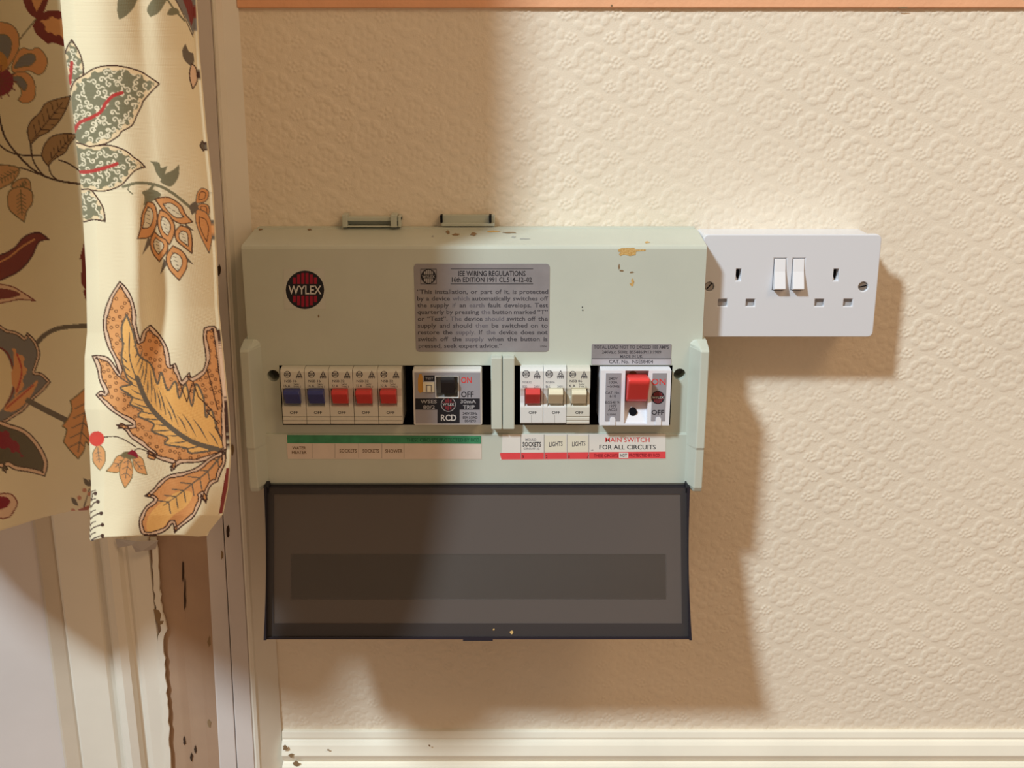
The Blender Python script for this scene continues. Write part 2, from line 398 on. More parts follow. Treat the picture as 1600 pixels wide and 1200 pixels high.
# front cover: sloping top, flat face, two device openings and two screw wells
zA1, zA0 = Z(571, YF), Z(664, YF)
zs1 = Z(677, YF)
prof = [(-.009, Z(357, -.009)), (-.0565, zTf + .0012), (-.0592, zTf + .0004), (YF, zTf - .0014), (YF, zs1 + .0006), (-.0615, zs1 - .0006), (-.0615, zB + .002), (-.060, zB), (-.009, zB)]
bm = bmesh.new(); prism_x(bm, prof, CUL, CUR)
bmesh.ops.recalc_face_normals(bm, faces=bm.faces)
me = bpy.data.meshes.new('front'); bm.to_mesh(me); bm.free()
xa0, xa1, xb0, xb1 = X(439, 617, YF), X(767, 617, YF), X(804, 617, YF), X(1049, 617, YF)
cut = bmesh.new(); box(cut, xa0, xa1, -.08, -.030, zA0, zA1); box(cut, xb0, xb1, -.08, -.030, zA0, zA1)
hx = []
for px, py in ((427, 587), (1062, 585)):
    cx, cz = P(px, py, YF); hx.append((cx, cz)); prism_y(cut, circle(cx, cz, .0047), -.08, -.046)
prism_x(cut, [(-.0615 - .001, Z(677.5, YF) + .0), (-.0603, Z(677, YF)), (-.0625, Z(677, YF) + .001)], CUL - .01, CUR + .01)
me = boolean(me, cut)
me.materials.clear(); me.materials.append(M_CU); me.materials.append(M_VOID)
for f in me.polygons:
    c = f.center
    ins = (xa0 - 1e-5 < c.x < xa1 + 1e-5 or xb0 - 1e-5 < c.x < xb1 + 1e-5) and zA0 - 1e-5 < c.z < zA1 + 1e-5 and c.y > YF + .002
    if ins: f.material_index = 1
front = link_mesh('front_cover', me, [M_CU, M_VOID], cu, bevel=.0006)
for cx, cz in hx:
    bm = bmesh.new(); prism_y(bm, circle(cx, cz, .0040, 20), -.0475, -.0455); box(bm, cx - .0034, cx + .0034, -.0479, -.0475, cz - .0005, cz + .0005)
    obj('cover_screw', bm, mat('dark_screw', (.10, .09, .07), .5, .4, metal=.5), cu)
# divider bars between the openings
for a, b in ((767.5, 784.3), (785.6, 804)):
    bm = bmesh.new(); box(bm, X(a, 617, -.069), X(b, 617, -.069), -.069, -.05, Z(671, -.069), Z(559, -.069))
    obj('divider_bar', bm, M_CU, cu, bevel=.0007)
# raised side cheeks that hold the cover
def cheek(xo, sgn):
    bm = bmesh.new(); zt, zm, zb = Z(530, -.06), Z(550, -.0765), Z(770, -.075)
    w, wb = .0066, .0128
    def ring(z, y, ww, wwb): return [bm.verts.new(v) for v in ((xo, -.02, z), (xo, y, z), (xo - sgn * ww, y, z), (xo - sgn * wwb, -.0595, z), (xo - sgn * wwb, -.02, z))]
    r = [ring(zt, -.0605, w, wb * .9), ring(zm + .0015, -.0750, w, wb), ring(zm, -.0765, w, wb), ring(Z(700, -.0765), -.0765, w, wb), ring(Z(704, -.0765), -.0755, w, wb), ring(zb + .004, -.0745, w, wb), ring(zb, -.0725, w, wb * .8)]
    bm.faces.new(r[0]); bm.faces.new(r[-1][::-1])
    for i in range(len(r) - 1):
        for k in range(5): bm.faces.new((r[i][k], r[i][(k + 1) % 5], r[i + 1][(k + 1) % 5], r[i + 1][k]))
    return obj('side_cheek', bm, M_CU, cu, bevel=.0008)
cheek(-.2072, -1); cheek(.1503, 1)
# cable entries at the top
def entry(px0, px1, slot):
    bm = bmesh.new(); Y = -.010
    x0, x1 = X(px0, 345, Y), X(px1, 345, Y); z0, z1 = Z(354, Y), Z(337, Y)
    if slot:
        box(bm, x0, x1, -.012, -.001, Z(345, Y), Z(339, Y)); box(bm, x0, x0 + .004, -.015, -.001, z0, z1 + .0012); box(bm, x1 - .008, x1 - .003, -.015, -.001, z0, z1 + .0012); box(bm, x1 - .0022, x1, -.014, -.001, z0, z1)
        box(bm, x0 + .003, x1 - .003, -.0045, -.001, z0, Z(345, Y)); box(bm, x0, x1, -.013, -.001, z0, Z(352, Y))
        obj('cable_entry', bm, M_CU2, cu, bevel=.0005, label='slotted grey cable entry above the top left')
    else:
        box(bm, x0, x1, -.006, -.001, z0, z1); box(bm, x0, x1, -.009, -.001, z0, Z(349, Y))
        e = obj('cable_entry', bm, M_CU2, cu, bevel=.0005, label='flat grey cable entry with two black slots')
        for a in (689.5, 766):
            bm = bmesh.new(); box(bm, X(a - 1.8, 342, Y), X(a + 1.8, 342, Y), -.0100, -.001, Z(348, Y), Z(337, Y)); obj('slot', bm, M_VOID, e)
entry(536, 627, True); entry(689, 773, False)

# --- round badge
bx = Print(YF - .0001); bx.poly([(443, 419.5), (507, 419), (509, 483), (444, 483)], M_CLEAR, 0)
badge = bx.build('badge_sticker', cu, label='clear square sticker with round red and black badge')
p = Print(YF - .0001); emblem(p, 476.5, 452.8, 30, M_INK, M_INKDR, None, M_PALE, 8, 'WYLEX', 1, .28); p.build('emblem', badge)
# --- regulations label
Yl = YF - .0002
def label_plate(name, x0, y0, x1, y1, r, m, label, parent=cu, Y=None, wavy=0):
    Y = YF if Y is None else Y
    a, b = P(x0, y1, Y), P(x1, y0, Y)
    pr = rounded(a[0], b[0], a[1], b[1], r)
    if wavy: pr = [(x, z - (.0004 * (1 + math.sin(x * 260)) if z > (a[1] + b[1]) / 2 else 0)) for x, z in pr]
    bm = bmesh.new(); prism_y(bm, pr, Y - .00025, Y)
    return obj(name, bm, m, parent, label=label)
lab = label_plate('regulations_label', 650, 412, 859, 549.5, .0028, M_SILVER, 'silver foil label of wiring regulations text')
p = Print(YF - .00028)
for y in (419.5, 443.3): p.rect(704, y, 833, y + .9, M_INK, 0)
p.text('IEE WIRING REGULATIONS', 716, 821, 431.2, 423.3, M_INK, .012, 0)
p.text('16th EDITION 1991 CL.514–12–02', 706, 831, 440.6, 433.2, M_INK, .012, 0)
L = ['“This installation, or part of it, is protected', 'by a device which automatically switches off', 'the supply if an earth fault develops. Test', 'quarterly by pressing the button marked “T”',
     'or “Test”. The device should switch off the', 'supply and should then be switched on to', 'restore the supply. If the device does not', 'switch off the supply when the button is', 'pressed, seek expert advice.”']
for i, t in enumerate(L):
    yb = 459 + i * 10.55
    x0, x1 = 651.5 + i * .25, 856.5 - i * .15
    ws = t.split(' ')
    if i == 8: p.text(t, 654, 784, yb, yb - 6.6, M_INKG, .016, 0); continue
    wd = []
    for w_ in ws:
        vs = glyphs(w_, .016)[0]; wd.append(max(v[0] for v in vs) - min(v[0] for v in vs))
    tot = sum(wd); sc = 6.6 / .72 * 1.24
    gap = (x1 - x0 - tot * sc) / (len(ws) - 1)
    if gap < 2.6: sc = (x1 - x0 - 2.6 * (len(ws) - 1)) / tot; gap = 2.6
    xx = x0
    for j, (w_, ww) in enumerate(zip(ws, wd)):
        faint = 2 <= j <= 4 and i > 0 and i < 8 and (i + j) % 2 == 0
        p.text(w_, xx, xx + ww * sc, yb, yb - 6.6, M_GREYI if False else (mat('worn_ink', (.15, .14, .16), .5, .2) if faint else M_INKG), .008 if faint else .016, 0); xx += ww * sc + gap
p.text('L7096', 844, 854, 542.5, 540, M_INKG, 0, 0)
p.build('lettering', lab)
p = Print(YF - .00028)
for a in ((657, 420, 682, 420.8), (657, 443.4, 682, 444.2), (657, 420, 657.8, 444), (681.4, 420, 682.2, 444)): p.rect(*a, M_INK, 0)
emblem(p, 669.5, 432, 11.7, M_INK, M_GREYP, None, M_GREYP, 7, 'WYLEX', 1, .24); p.build('emblem', lab)
# --- load label
lab = label_plate('rating_label', 924, 537.5, 1049.5, 570, .0010, M_SILVER, 'silver foil rating label above the main switch')
p = Print(YF - .00028)
p.rect(925, 561.2, 1049, 570, M_SILVER2, 0); p.rect(924.5, 560, 1049, 561, M_INK, 1)
p.text('TOTAL LOAD NOT TO EXCEED 100 AMPS', 928, 1045, 544.8, 539.4, M_INKG, .014, 1)
p.text('240Va.c. 50Hz. BS5486:Pt13:1989', 940.5, 1033, 552.3, 547.6, M_INKG, .012, 1)
p.text('MADE IN UK', 969, 1004, 559, 554.6, M_INKG, .006, 1)
p.text('CAT. No.  NSES8404', 951.5, 1020.5, 567.6, 562.4, M_INKG, .006, 2)
p.build('lettering', lab)
# --- circuit strips under the openings
YP = -.0615
def strip_plate(name, pts, m, label):
    bm = bmesh.new(); prism_y(bm, [P(x, y, YP) for x, y in pts], YP - .0002, YP); return obj(name, bm, m, cu, label=label)
st = strip_plate('circuit_strip', [(447, 680), (752.5, 682), (752.5, 717.5), (450, 717)], M_PAPER, 'aged paper strip with green band naming the circuits')
p = Print(YP - .00022)
p.poly([(448.5, 679.5), (752, 681), (752, 693.5), (449, 692.5)], M_GREEN, 0)
p.text('THESE CIRCUITS PROTECTED BY RCD', 635, 749, 690, 684.5, M_GREEND, .02, 1)
for x in (487.5, 523, 560, 596.5, 631): p.rect(x, 693.5, x + .6, 716, M_LINE, 0)
dk = mat('brown_ink', (.15, .09, .05), .6, .2)
p.text('WATER', 456.5, 478, 702, 697.4, dk, .02, 0); p.text('HEATER', 456, 479, 709, 704.2, dk, .02, 0)
p.text('SOCKETS', 530.5, 557.5, 707, 701.6, dk, .02, 0); p.text('SOCKETS', 566.5, 592.5, 707, 701.8, dk, .01, 0)
p.text('SHOWER', 602, 629, 707.6, 702, dk, .015, 0)
p.build('lettering', st)
st = strip_plate('circuit_strip', [(785, 678.5), (1040, 677.5), (1040, 717), (781.5, 718.5), (784, 708)], M_PAPERW, 'white paper strip with red band for sockets, lights and main switch')
p = Print(YP - .00022)
p.poly([(783, 707.5), (1040, 705.5), (1040, 716.5), (783.5, 718), (781, 708.5)], M_REDT, 0)
for x0, x1 in ((850, 884.5), (886, 919)): p.rect(x0, 680.5, x1, 706, M_PAPERY, 0)
for x in (813.3, 849.7, 885.8, 919.4): p.rect(x, 679, x + .9, 717, M_LINE, 1)
p.text('MOULD', 821, 838, 688.5, 685.2, M_INKF, 0, 1); p.text('SOCKETS', 816.5, 845.5, 697.6, 690.6, M_INK, .012, 1)
p.text('CIRCUIT 32', 818, 843, 702.6, 699.6, M_INKF, 0, 1)
p.text('LIGHTS', 858, 879, 697.8, 690.8, M_INKG, .004, 1, tilt=-.06); p.text('LIGHTS', 894, 914.5, 697.4, 690.4, M_INKG, .004, 1, tilt=-.06)
p.text('MAIN SWITCH', 946, 1014.8, 690.6, 683.4, M_INKR, -.001, 1)
p.text('FOR ALL CIRCUITS', 936.5, 1024.5, 702, 695, M_INK, 0, 1)
for t, x in (('3', 815.5), ('2', 852.5), ('1', 888.5), ('/', 917)): p.text(t, x, x + (1.4 if t == '1' else 3), 716, 711.3, M_INK, 0, 1)
p.text('THESE CIRCUITS', 928, 966, 714.2, 709.4, mat('dark_red_ink', (.22, .01, .02), .5, .2), .02, 1)
p.rect(967, 706.8, 981.5, 715.6, M_PAPERW, 1); p.text('NOT', 969, 979.5, 714, 708.8, M_INK, .03, 2)
p.text('PROTECTED BY RCD', 983, 1031, 713.6, 708.8, mat('dark_red_ink', (.22, .01, .02), .5, .2), .02, 1)
p.text('A1075', 923.5, 927, 704.5, 702.5, M_INKF, 0, 1)
p.build('lettering', st)
# --- stains and scuffs on the cover
p = Print(YF - .00015)
p.poly([(966, 389.5), (972, 387.5), (991, 387), (993, 390), (1009, 390), (1008.5, 392), (994, 393), (993, 398.5), (984, 400), (975, 397.5), (969, 400), (967, 397), (970, 394), (966, 393)], M_RUST, 0)
p.build('stain', cu, label='ochre paint stain near the top right corner')
p = Print(YF - .00015); p.poly([(986, 437), (989, 435), (991, 440), (989, 447), (986, 447), (983, 442), (987, 443)], M_RUST, 0); p.build('stain', cu)
marks('scuff', YF - .00015, cu, [(967, 417, 1.3, 4, M_DIRT), (971, 423, 3, 1.6, M_DIRT), (987, 425.5, 3, 1.4, M_DIRT), (498, 494, 1.2, 2.5, M_DIRT), (910, 480, 1.1, 1.1, M_INK), (910.5, 484.5, 1.1, 1.1, M_INK)])
dy = -.0565 + .009
def top_blob(cx, cy, rx, ry, m):
    """scuffs that lie on the sloping top"""
    vs = []
    y0, z0, y1, z1 = -.009, Z(357, -.009), -.0565, zTf + .0012
    for (px, py) in blob(cx, cy, rx, ry, 12, .4):
        t = min(max((py - 357) / 27.5, .02), .98); Y = y0 + (y1 - y0) * t; z = z0 + (z1 - z0) * t
        vs.append((X(px, py, Y), Y, z + .0002))
    me = bpy.data.meshes.new('scuff'); me.from_pydata(vs, [], [tuple(range(len(vs)))]); link_mesh('scuff', me, m, cu)
for a in ((700, 364, 3, 3, M_DIRT), (713, 368, 6, 2.2, M_DIRT), (740, 367, 5, 3, M_DIRT), (771, 362.5, 9, 1.6, M_RUST), (796, 364.5, 10, 1.3, M_DIRT), (803, 372, 3, 1.5, M_GREYS), (818, 375, 8, 1.2, M_GREYS), (1011, 381, 4, 1.6, M_RUST), (676, 371, 2, 1.5, M_GREYS), (484, 359, 3, 2, M_DIRT), (407, 359, 3, 2, M_DIRT)):
    top_blob(*a)

# --- circuit breakers
YM = -.0700
def breaker(x0, x1, top, kind, tx0, tx1, rate, lab_, extra=None):
    xl, xr = X(x0 + .35, 617, YM), X(x1 - .35, 617, YM)
    zt, zb = Z(top - .5, -.0615), Z(663 if kind == 'ribbed' else 662, YM)
    z = lambda py: Z(py, YM)
    pr = [(-.036, zt), (-.0665, zt), (-.0688, zt - .0006), (YM, zt - .0022), (YM, z(606)), (-.0692, z(608)), (-.0650, z(611)), (-.0645, z(628)), (-.0662, z(633)), (-.0700, z(636)), (YM, z(637))]
    if kind == 'ribbed':
        for g in (650.6, 656.8): pr += [(YM, z(g)), (-.0688, z(g + .3)), (-.0688, z(g + 1.2)), (YM, z(g + 1.6))]
    pr += [(YM, zb + .0008), (-.0694, zb), (-.036, zb)]
    bm = bmesh.new(); prism_x(bm, pr, xl, xr)
    m_ = M_IVB if kind == 'ribbed' else M_WHITE
    b = obj('circuit_breaker', bm, m_, cu, label=lab_, bevel=.0003)
    # toggle sits in the recess with a curved collar on each side
    tm = {'blue': M_BLUE, 'red': M_RED, 'white': M_IVORY}[rate[0]]
    t = Z(607.5, -.074)
    yy = 1.2 if kind != 'ribbed' else 0
    prt = [(-.0635, Z(608, YM)), (-.0735, Z(609.5 - yy, -.0735)), (-.0755, Z(611, -.0755)), (-.0768, Z(616.5, -.0768)), (-.0760, Z(618.5, -.076)), (-.0705, Z(630.5, -.0705)), (-.0635, Z(632, YM))]
    bm = bmesh.new(); prism_x(bm, prt, X(tx0, 617, -.0755), X(tx1, 617, -.0755))
    obj('toggle', bm, tm, b, bevel=.0004, label=rate[0] + ' toggle switched on')
    for a, c in ((xl + .0001, X(tx0 - 1.2, 617, YM)), (X(tx1 + 1.5, 617, YM), xr - .0001)):
        if c - a <= .0005: continue
        bm = bmesh.new(); prism_x(bm, [(-.060, z(606)), (-.0702, z(606)), (-.0690, z(612)), (-.0680, z(620)), (-.0686, z(630)), (-.0700, z(636)), (-.060, z(636))], a, c); obj('collar', bm, m_, b, bevel=.0002)
    p = Print(YM); w = x1 - x0
    ik = M_INKG
    r = 6.0 if kind != 'ribbed' else 5.4
    cy = 584.5 if kind != 'ribbed' else 585.0
    if extra == 'dim': cy = 584.5
    emblem(p, x0 + 9.5, cy, r, ik, m_, None, m_, 5, 'WYLEX', 0, .3)
    cx = x1 - 9.5                                                   # approval mark: a rounded triangle with a ring
    p.poly([(cx, cy - r - .5), (cx + r * .95, cy + r * .75), (cx - r * .95, cy + r * .75)], ik, 0)
    p.poly([(cx, cy - r + 1.6), (cx + r * .62, cy + r * .5), (cx - r * .62, cy + r * .5)], m_, 1)
    p.disc(cx, cy + .8, 2.3, ik, 2, n=14); p.disc(cx, cy + .8, 1.2, m_, 3, n=12)
    for k in range(4): p.rect(cx - 5 + k * 2.8, cy + r * .85, cx - 3.6 + k * 2.8, cy + r * 1.15, ik, 0)
    if kind == 'ribbed':
        p.text('NSB ' + rate[1], x0 + 5, x0 + 24, 597.3, 593.6, ik, .01, 0)
        p.text(rate[2] + ' A', x0 + 4, x0 + 14, 604.8, 600.8, ik, .01, 0)
        p.text('240V', x0 + 19, x0 + 28, 601.8, 599.4, ik, 0, 0); p.text('TYPE 2', x0 + 19, x0 + 31, 605.4, 602.8, ik, 0, 0)
    else:
        p.text(rate[1], x0 + 4, x0 + 18, 599, 595.6, M_INKF, .01, 0); p.text(rate[2], x0 + 4, x0 + 11, 605.8, 602.3, M_INKF, .01, 0)
        p.text('240V~', x0 + 22, x0 + 33, 605.8, 602.3, M_INKF, .01, 0)
        p.rect(x0 + 17.6, 648, x0 + 18.1, 661, M_LINE, 0)
    p.text('OFF', x0 + 13.5, x0 + 26, 646.8, 642.6, M_INK, .03, 0)
    p.build('lettering', b)
    return b
M_IVB = mat('aged_breaker_plastic', (.64, .62, .54), .4, .5)
M_IVD = M_IVB
names = ['first', 'second', 'third', 'fourth', 'fifth']
for i, (a, c, tp) in enumerate(((439.5, 477, 572.5), (477, 514.3, 573), (514.3, 552, 573), (552, 590.3, 573), (590.3, 628.3, 573))):
    col = 'blue' if i < 2 else 'red'
    breaker(a, c, tp, 'ribbed', a + 3.5, a + 28, (col, '32' if i > 1 else '16', '32' if i > 1 else '16'), 'ribbed breaker with %s toggle, %s from the left' % (col, names[i]))
breaker(812.6, 848.8, 571.5, 'plain', 821, 844.2, ('red', 'NSB32', 'B32'), 'plain white breaker with red toggle, right of the divider')
breaker(848.8, 885.4, 571.5, 'plain', 857, 880, ('white', 'NSB06', 'B6'), 'plain white breaker with ivory toggle')
breaker(885.4, 922.3, 571.5, 'ribbed', 893.5, 916.5, ('white', '06', '6'), 'ribbed breaker with ivory toggle, left of the main switch')

# --- residual current device
YR = -.0715
xl, xr, zb, zt = X(645.3, 617, YR), X(753, 617, YR), Z(664.6, YR), Z(571.6, -.060)
hz = (X(681.5, 604, YR), X(715.5, 604, YR), Z(620.5, YR), Z(588, YR))
bm = grid_solid([xl, xr], [zb, zt], [hz], YR, -.060); box(bm, xl + .0004, xr - .0004, -.0598, -.036, zb + .0004, zt - .0004)
rcd = obj('residual_current_device', bm, M_WHITE, cu, bevel=.0011, label='wide white device with grey printed face and black toggle')
lp = label_plate('face_label', 648.5, 582, 750.5, 661.5, .0016, M_SILVERG, None, rcd, YR)
# the face label leaves the toggle window free
lp_me = lp.data
bpy.data.objects.remove(lp)
bm = bmesh.new(); q = [(648.5, 582), (681, 582), (716, 582), (750.5, 582), (648.5, 661.5)]
def prect(bm, x0, y0, x1, y1, Y, t): 
    a = P(x0, y1, Y); b = P(x1, y0, Y); box(bm, a[0], b[0], Y - t, Y, a[1], b[1])
g = grid_solid([X(648.5, 617, YR), X(750.5, 617, YR)], [Z(661.5, YR), Z(582, YR)], [(X(679.5, 604, YR), X(717, 604, YR), Z(621.5, YR), Z(586.5, YR))], YR - .00022, YR)
bm.free(); lp = obj('face_label', g, M_SILVERG, rcd)
bm = grid_solid([X(680, 604, YR), X(717, 604, YR)], [Z(621.6, YR), Z(586.8, YR)], [hz], YR - .0012, YR)
obj('toggle_bezel', bm, M_WHITE, rcd, bevel=.0003)
bm = bmesh.new(); prism_x(bm, [(-.062, Z(589.5, YR)), (-.0765, Z(591, -.0765)), (-.0785, Z(593, -.0785)), (-.0785, Z(598, -.0785)), (-.0740, Z(615, -.074)), (-.062, Z(617, YR))], X(688.5, 604, -.078), X(709.8, 604, -.078))
obj('toggle', bm, M_BLACK, rcd, bevel=.0006, label='black toggle')
bm = grid_solid([X(661, 604, YR), X(679, 604, YR)], [Z(612.3, YR), Z(597, YR)], [(X(665.5, 604, YR), X(675, 604, YR), Z(611.8, YR), Z(601, YR))], YR - .0010, YR)
obj('button_surround', bm, M_IVORY, rcd, bevel=.0002)
bm = bmesh.new(); box(bm, X(667.5, 606, YR), X(673.5, 606, YR), YR - .0022, YR, Z(611.5, YR), Z(602.5, YR)); obj('test_button', bm, M_IVORY, rcd, bevel=.0004, label='small cream test button')
p = Print(YR - .00024)
p.rect(649, 622.5, 749.6, 640.2, M_INK, 0); p.rect(683.5, 640, 718.2, 661.3, M_INK, 0)
p.poly([(655, 584.5), (658.5, 584), (660.5, 590), (661, 612), (656, 614.5), (653, 610), (653, 592)], M_ORANGE, 0)
p.rect(662.5, 586.5, 679, 595.2, M_INK, 0); p.text('TEST', 664.5, 677, 593, 589.3, M_GREYP, .01, 1)
p.text('ON', 720.3, 737, 598.5, 589, M_INKR, .03, 0); p.text('OFF', 720.5, 740, 620.6, 611.6, M_INK, .012, 0)
p.text('WSES', 657, 682.5, 630, 624.6, M_GREYP, .02, 1); p.text('80/2', 661, 679.5, 638.8, 633.2, M_GREYP, .02, 1)
p.text('30mA', 719.5, 743.8, 630, 624.6, M_GREYP, .012, 1); p.text('TRIP', 723.5, 741.8, 638.6, 633, M_GREYP, .012, 1)
p.text('RCD', 689, 713, 657.4, 647.8, M_PALE, .02, 1)
p.disc(700.5, 631.8, 11.6, M_GREYP, 2); emblem(p, 700.5, 631.8, 10.4, M_INK, mat('dark_red_print', (.22, .03, .04), .5, .3), None, M_PALE, 5, 'WYLEX', 3, .22)
p.text('240V 50Hz', 723, 746, 647.8, 644, M_INK, .01, 0); p.text('80A LOAD', 723, 746, 653.8, 650, M_INK, .01, 0); p.text('BS4293', 726.5, 743.5, 659.4, 655.6, M_INK, .01, 0)
p.build('lettering', rcd)

# --- main switch
YS = -.0725
xl, xr, zb, zt = X(937.5, 617, YS), X(1047.5, 617, YS), Z(664.8, YS), Z(571.8, -.060)
hz = (X(976.3, 617, YS), X(1012.5, 617, YS), Z(662, YS), Z(579, YS))
bm = grid_solid([xl, xr], [zb, zt], [hz], YS, -.0625)
box(bm, xl + .0004, xr - .0004, -.0622, -.036, zb + .0004, zt - .0004)
ms = obj('main_switch', bm, mat('bright_white_plastic', (.78, .79, .84), .35, .5), cu, bevel=.0009, label='white main switch with chunky red toggle')
bm = bmesh.new(); prism_x(bm, [(-.0622, Z(630, YS)), (-.0640, Z(634, YS)), (-.0710, Z(661.8, YS)), (-.0622, Z(661.8, YS))], hz[0] + .0001, hz[1] - .0001)
obj('window_ramp', bm, MATS['bright_white_plastic'], ms)
zc0, zc1 = Z(629.5, -.064), Z(587, -.080)
pr = [(-.0625, Z(584, -.064)), (-.0800, Z(589, -.080)), (-.0845, Z(591.5, -.0845)), (-.0860, Z(596, -.086)), (-.0850, Z(600.5, -.085)), (-.0755, Z(624, -.0755)), (-.0735, Z(627, -.0735)), (-.0625, Z(628, -.064))]
bm = bmesh.new(); prism_x(bm, pr, X(981.5, 605, -.084), X(1015, 605, -.084))
obj('toggle', bm, mat('bright_red_plastic', (.78, .055, .05), .3, .5), ms, bevel=.0013, label='chunky bright red toggle')
bm = bmesh.new(); cx, cz = P(989, 643.5, -.068); prism_y(bm, circle(cx, cz, .0031), -.0688, -.060)
obj('locking_hole', bm, M_VOID, ms)
bm = bmesh.new(); cx, cz = P(989, 586, -.0635); prism_y(bm, circle(cx, cz, .0031), -.0630, -.060); obj('locking_hole', bm, M_DIRT, ms)
for a, b in ((945, 971), (1017, 1042)):
    bm = bmesh.new(); prect(bm, a, 583, b, 658, YS, .00022); obj('side_label', bm, M_SILVERG, ms, label='grey printed strip')
for cx_ in (957, 1028.5):
    bm = bmesh.new()
    x0, z0 = P(cx_ - 4.6, 664, YS); x1, z1 = P(cx_ + 4.6, 651, YS); pr = [(x0, z0), (x1, z0)] + [((x0 + x1) / 2 + (x1 - x0) / 2 * math.cos(a), z1 - .0022 + .0022 * math.sin(a)) for a in [math.pi * k / 8 for k in range(9)]]
    prism_y(bm, pr, YS - .0009, YS); obj('retaining_tab', bm, MATS['bright_white_plastic'], ms)
p = Print(YS - .00024)
for t, yb, h, a, c in (('240V', 593.6, 4.2, 951, 965), ('100A', 599.4, 4.2, 951.5, 965), ('~50Hz', 605.4, 4.2, 949, 968), ('CAT. No.', 615.5, 4, 946, 968.5), ('610', 621, 4, 952.5, 962.5), ('BS5419:', 630.6, 4, 946, 969), ('1977', 636.4, 4, 951.5, 963.5), ('AC21', 642, 4, 950, 964), ('L1095', 649, 2.6, 949.5, 962.5)):
    p.text(t, a, c, yb, yb - h, M_INKG, .014, 0)
p.text('ON', 1018, 1040, 601.5, 591.6, M_INKR, 0, 0); p.text('OFF', 1018, 1037.6, 648, 640.6, M_INK, .008, 0)
emblem(p, 1028, 621, 10.4, M_INK, mat('dark_red_print', (.22, .03, .04), .5, .3), None, M_PALE, 7, 'WYLEX', 0, .2)
p.build('lettering', ms)

# --- smoked cover, hinged along the lower edge and hanging open
Y0, Z0 = -.0640, Z(760, -.064)
Y1 = -.1010
xl0, xr0 = X(416, 762, Y0), X(1075.5, 762, Y0)
Z1 = Z(997, Y1); xl1, xr1 = X(415.5, 997, Y1), X(1078.5, 997, Y1)
LEN = math.hypot(Y1 - Y0, Z1 - Z0)
dv = Vector((0, (Y1 - Y0) / LEN, (Z1 - Z0) / LEN)); nv = Vector((0, dv.z, -dv.y))
if nv.y > 0: nv = -nv
def cp(u, v, h):
    """u across 0..1, v down in metres, h towards the viewer"""
    t = v / LEN; x = (xl0 + (xl1 - xl0) * t) * (1 - u) + (xr0 + (xr1 - xr0) * t) * u
    bow = .0018 * math.sin(math.pi * min(max(t, 0), 1))
    x += bow * (1 - 2 * u) if u in (0, 1) else 0
    q = Vector((0, Y0, Z0)) + dv * v + nv * h
    return (x, q.y, q.z)
def slab(bm, u0, u1, v0, v1, h0, h1, n=10, mi=0):
    rows = []
    for k in range(n + 1):
        v = v0 + (v1 - v0) * k / n
        rows.append([bm.verts.new(cp(u, v, h)) for u, h in ((u0, h0), (u1, h0), (u1, h1), (u0, h1))])
    bm.faces.new(rows[0]); bm.faces.new(rows[-1][::-1])
    for k in range(n):
        for i in range(4): bm.faces.new((rows[k][i], rows[k][(i + 1) % 4], rows[k + 1][(i + 1) % 4], rows[k + 1][i]))
bm = bmesh.new(); slab(bm, 0, 1, .001, LEN, 0, .0016, 12)
cov = obj('hinged_cover', bm, M_SMOKE, cu, label='smoked translucent flap hanging open below the switches')
wu = .0020 / (xr0 - xl0)
bm = bmesh.new(); slab(bm, 0, wu, 0, LEN, .0016, .0085, 12); obj('rim', bm, M_SMOKEE, cov)
bm = bmesh.new(); slab(bm, 1 - wu, 1, 0, LEN, .0016, .0085, 12); obj('rim', bm, M_SMOKEE, cov)
bm = bmesh.new(); slab(bm, 0, 1, LEN - .0018, LEN, .0016, .0050, 1); obj('rim', bm, M_SMOKEE, cov)
bm = bmesh.new(); slab(bm, .465, .535, LEN, LEN + .0012, .001, .0050, 1); obj('finger_tab', bm, M_SMOKEE, cov)
bm = bmesh.new(); box(bm, xl0, xr0, -.0665, -.0560, Z0 - .0012, zB + .0002); obj('hinge_edge', bm, M_SMOKEE, cov)
bm = bmesh.new(); slab(bm, wu, 1 - wu, LEN - .0120, LEN - .0018, .0017, .0026, 1); obj('bottom_lip', bm, M_SMOKE2, cov)
for a in ((wu, .020, .001, LEN - .012, 8), (.980, 1 - wu, .001, LEN - .012, 8), (.02, .98, .001, .006, 1)):
    bm = bmesh.new(); slab(bm, a[0], a[1], a[2], a[3], .0017, .0024, a[4]); obj('thick_border', bm, M_SMOKE2, cov)
bm = bmesh.new(); slab(bm, .060, .944, LEN * .445, LEN * .742, .0017, .0020, 4); obj('label_backing', bm, smoked('faint_label_back', (.965, .955, .94), (.075, .06, .05), .06, .5), cov, label='faint rectangular label seen through the flap')
for px, py in ((416, 764), (1076, 762)):
    bm = bmesh.new(); x = X(px, py, -.064); s_ = 1 if px < 800 else -1
    prism_x(bm, [(-.060, Z0 - .004), (-.068, Z0 - .004), (-.069, Z0 + .0005), (-.064, Z0 + .0045), (-.060, Z0 + .003)], x - .0004 * s_, x + .0030 * s_); obj('hinge_lug', bm, M_BLACK, cov)
def cpp(px, py):    # nearest (u, v) on the flap for a mark
    u = (px - 415.5) / (1078 - 415.5); v = (py - 760) / (997 - 760) * LEN; return u, v
for px, py, r in ((799, 987, .0016), (771.5, 982.5, .0008)):
    bm = bmesh.new(); u, v = cpp(px, py); c = Vector(cp(u, v, .0030)); vs = []
    for k in range(9):
        a = 2 * math.pi * k / 9; rr = r * (1 + rnd.uniform(-.3, .3)); q = c + Vector((rr * math.cos(a), 0, 0)) + dv * (rr * math.sin(a)); vs.append(bm.verts.new(q))
    f = bm.faces.new(vs); obj('paint_speck', bm, M_RUST, cov)

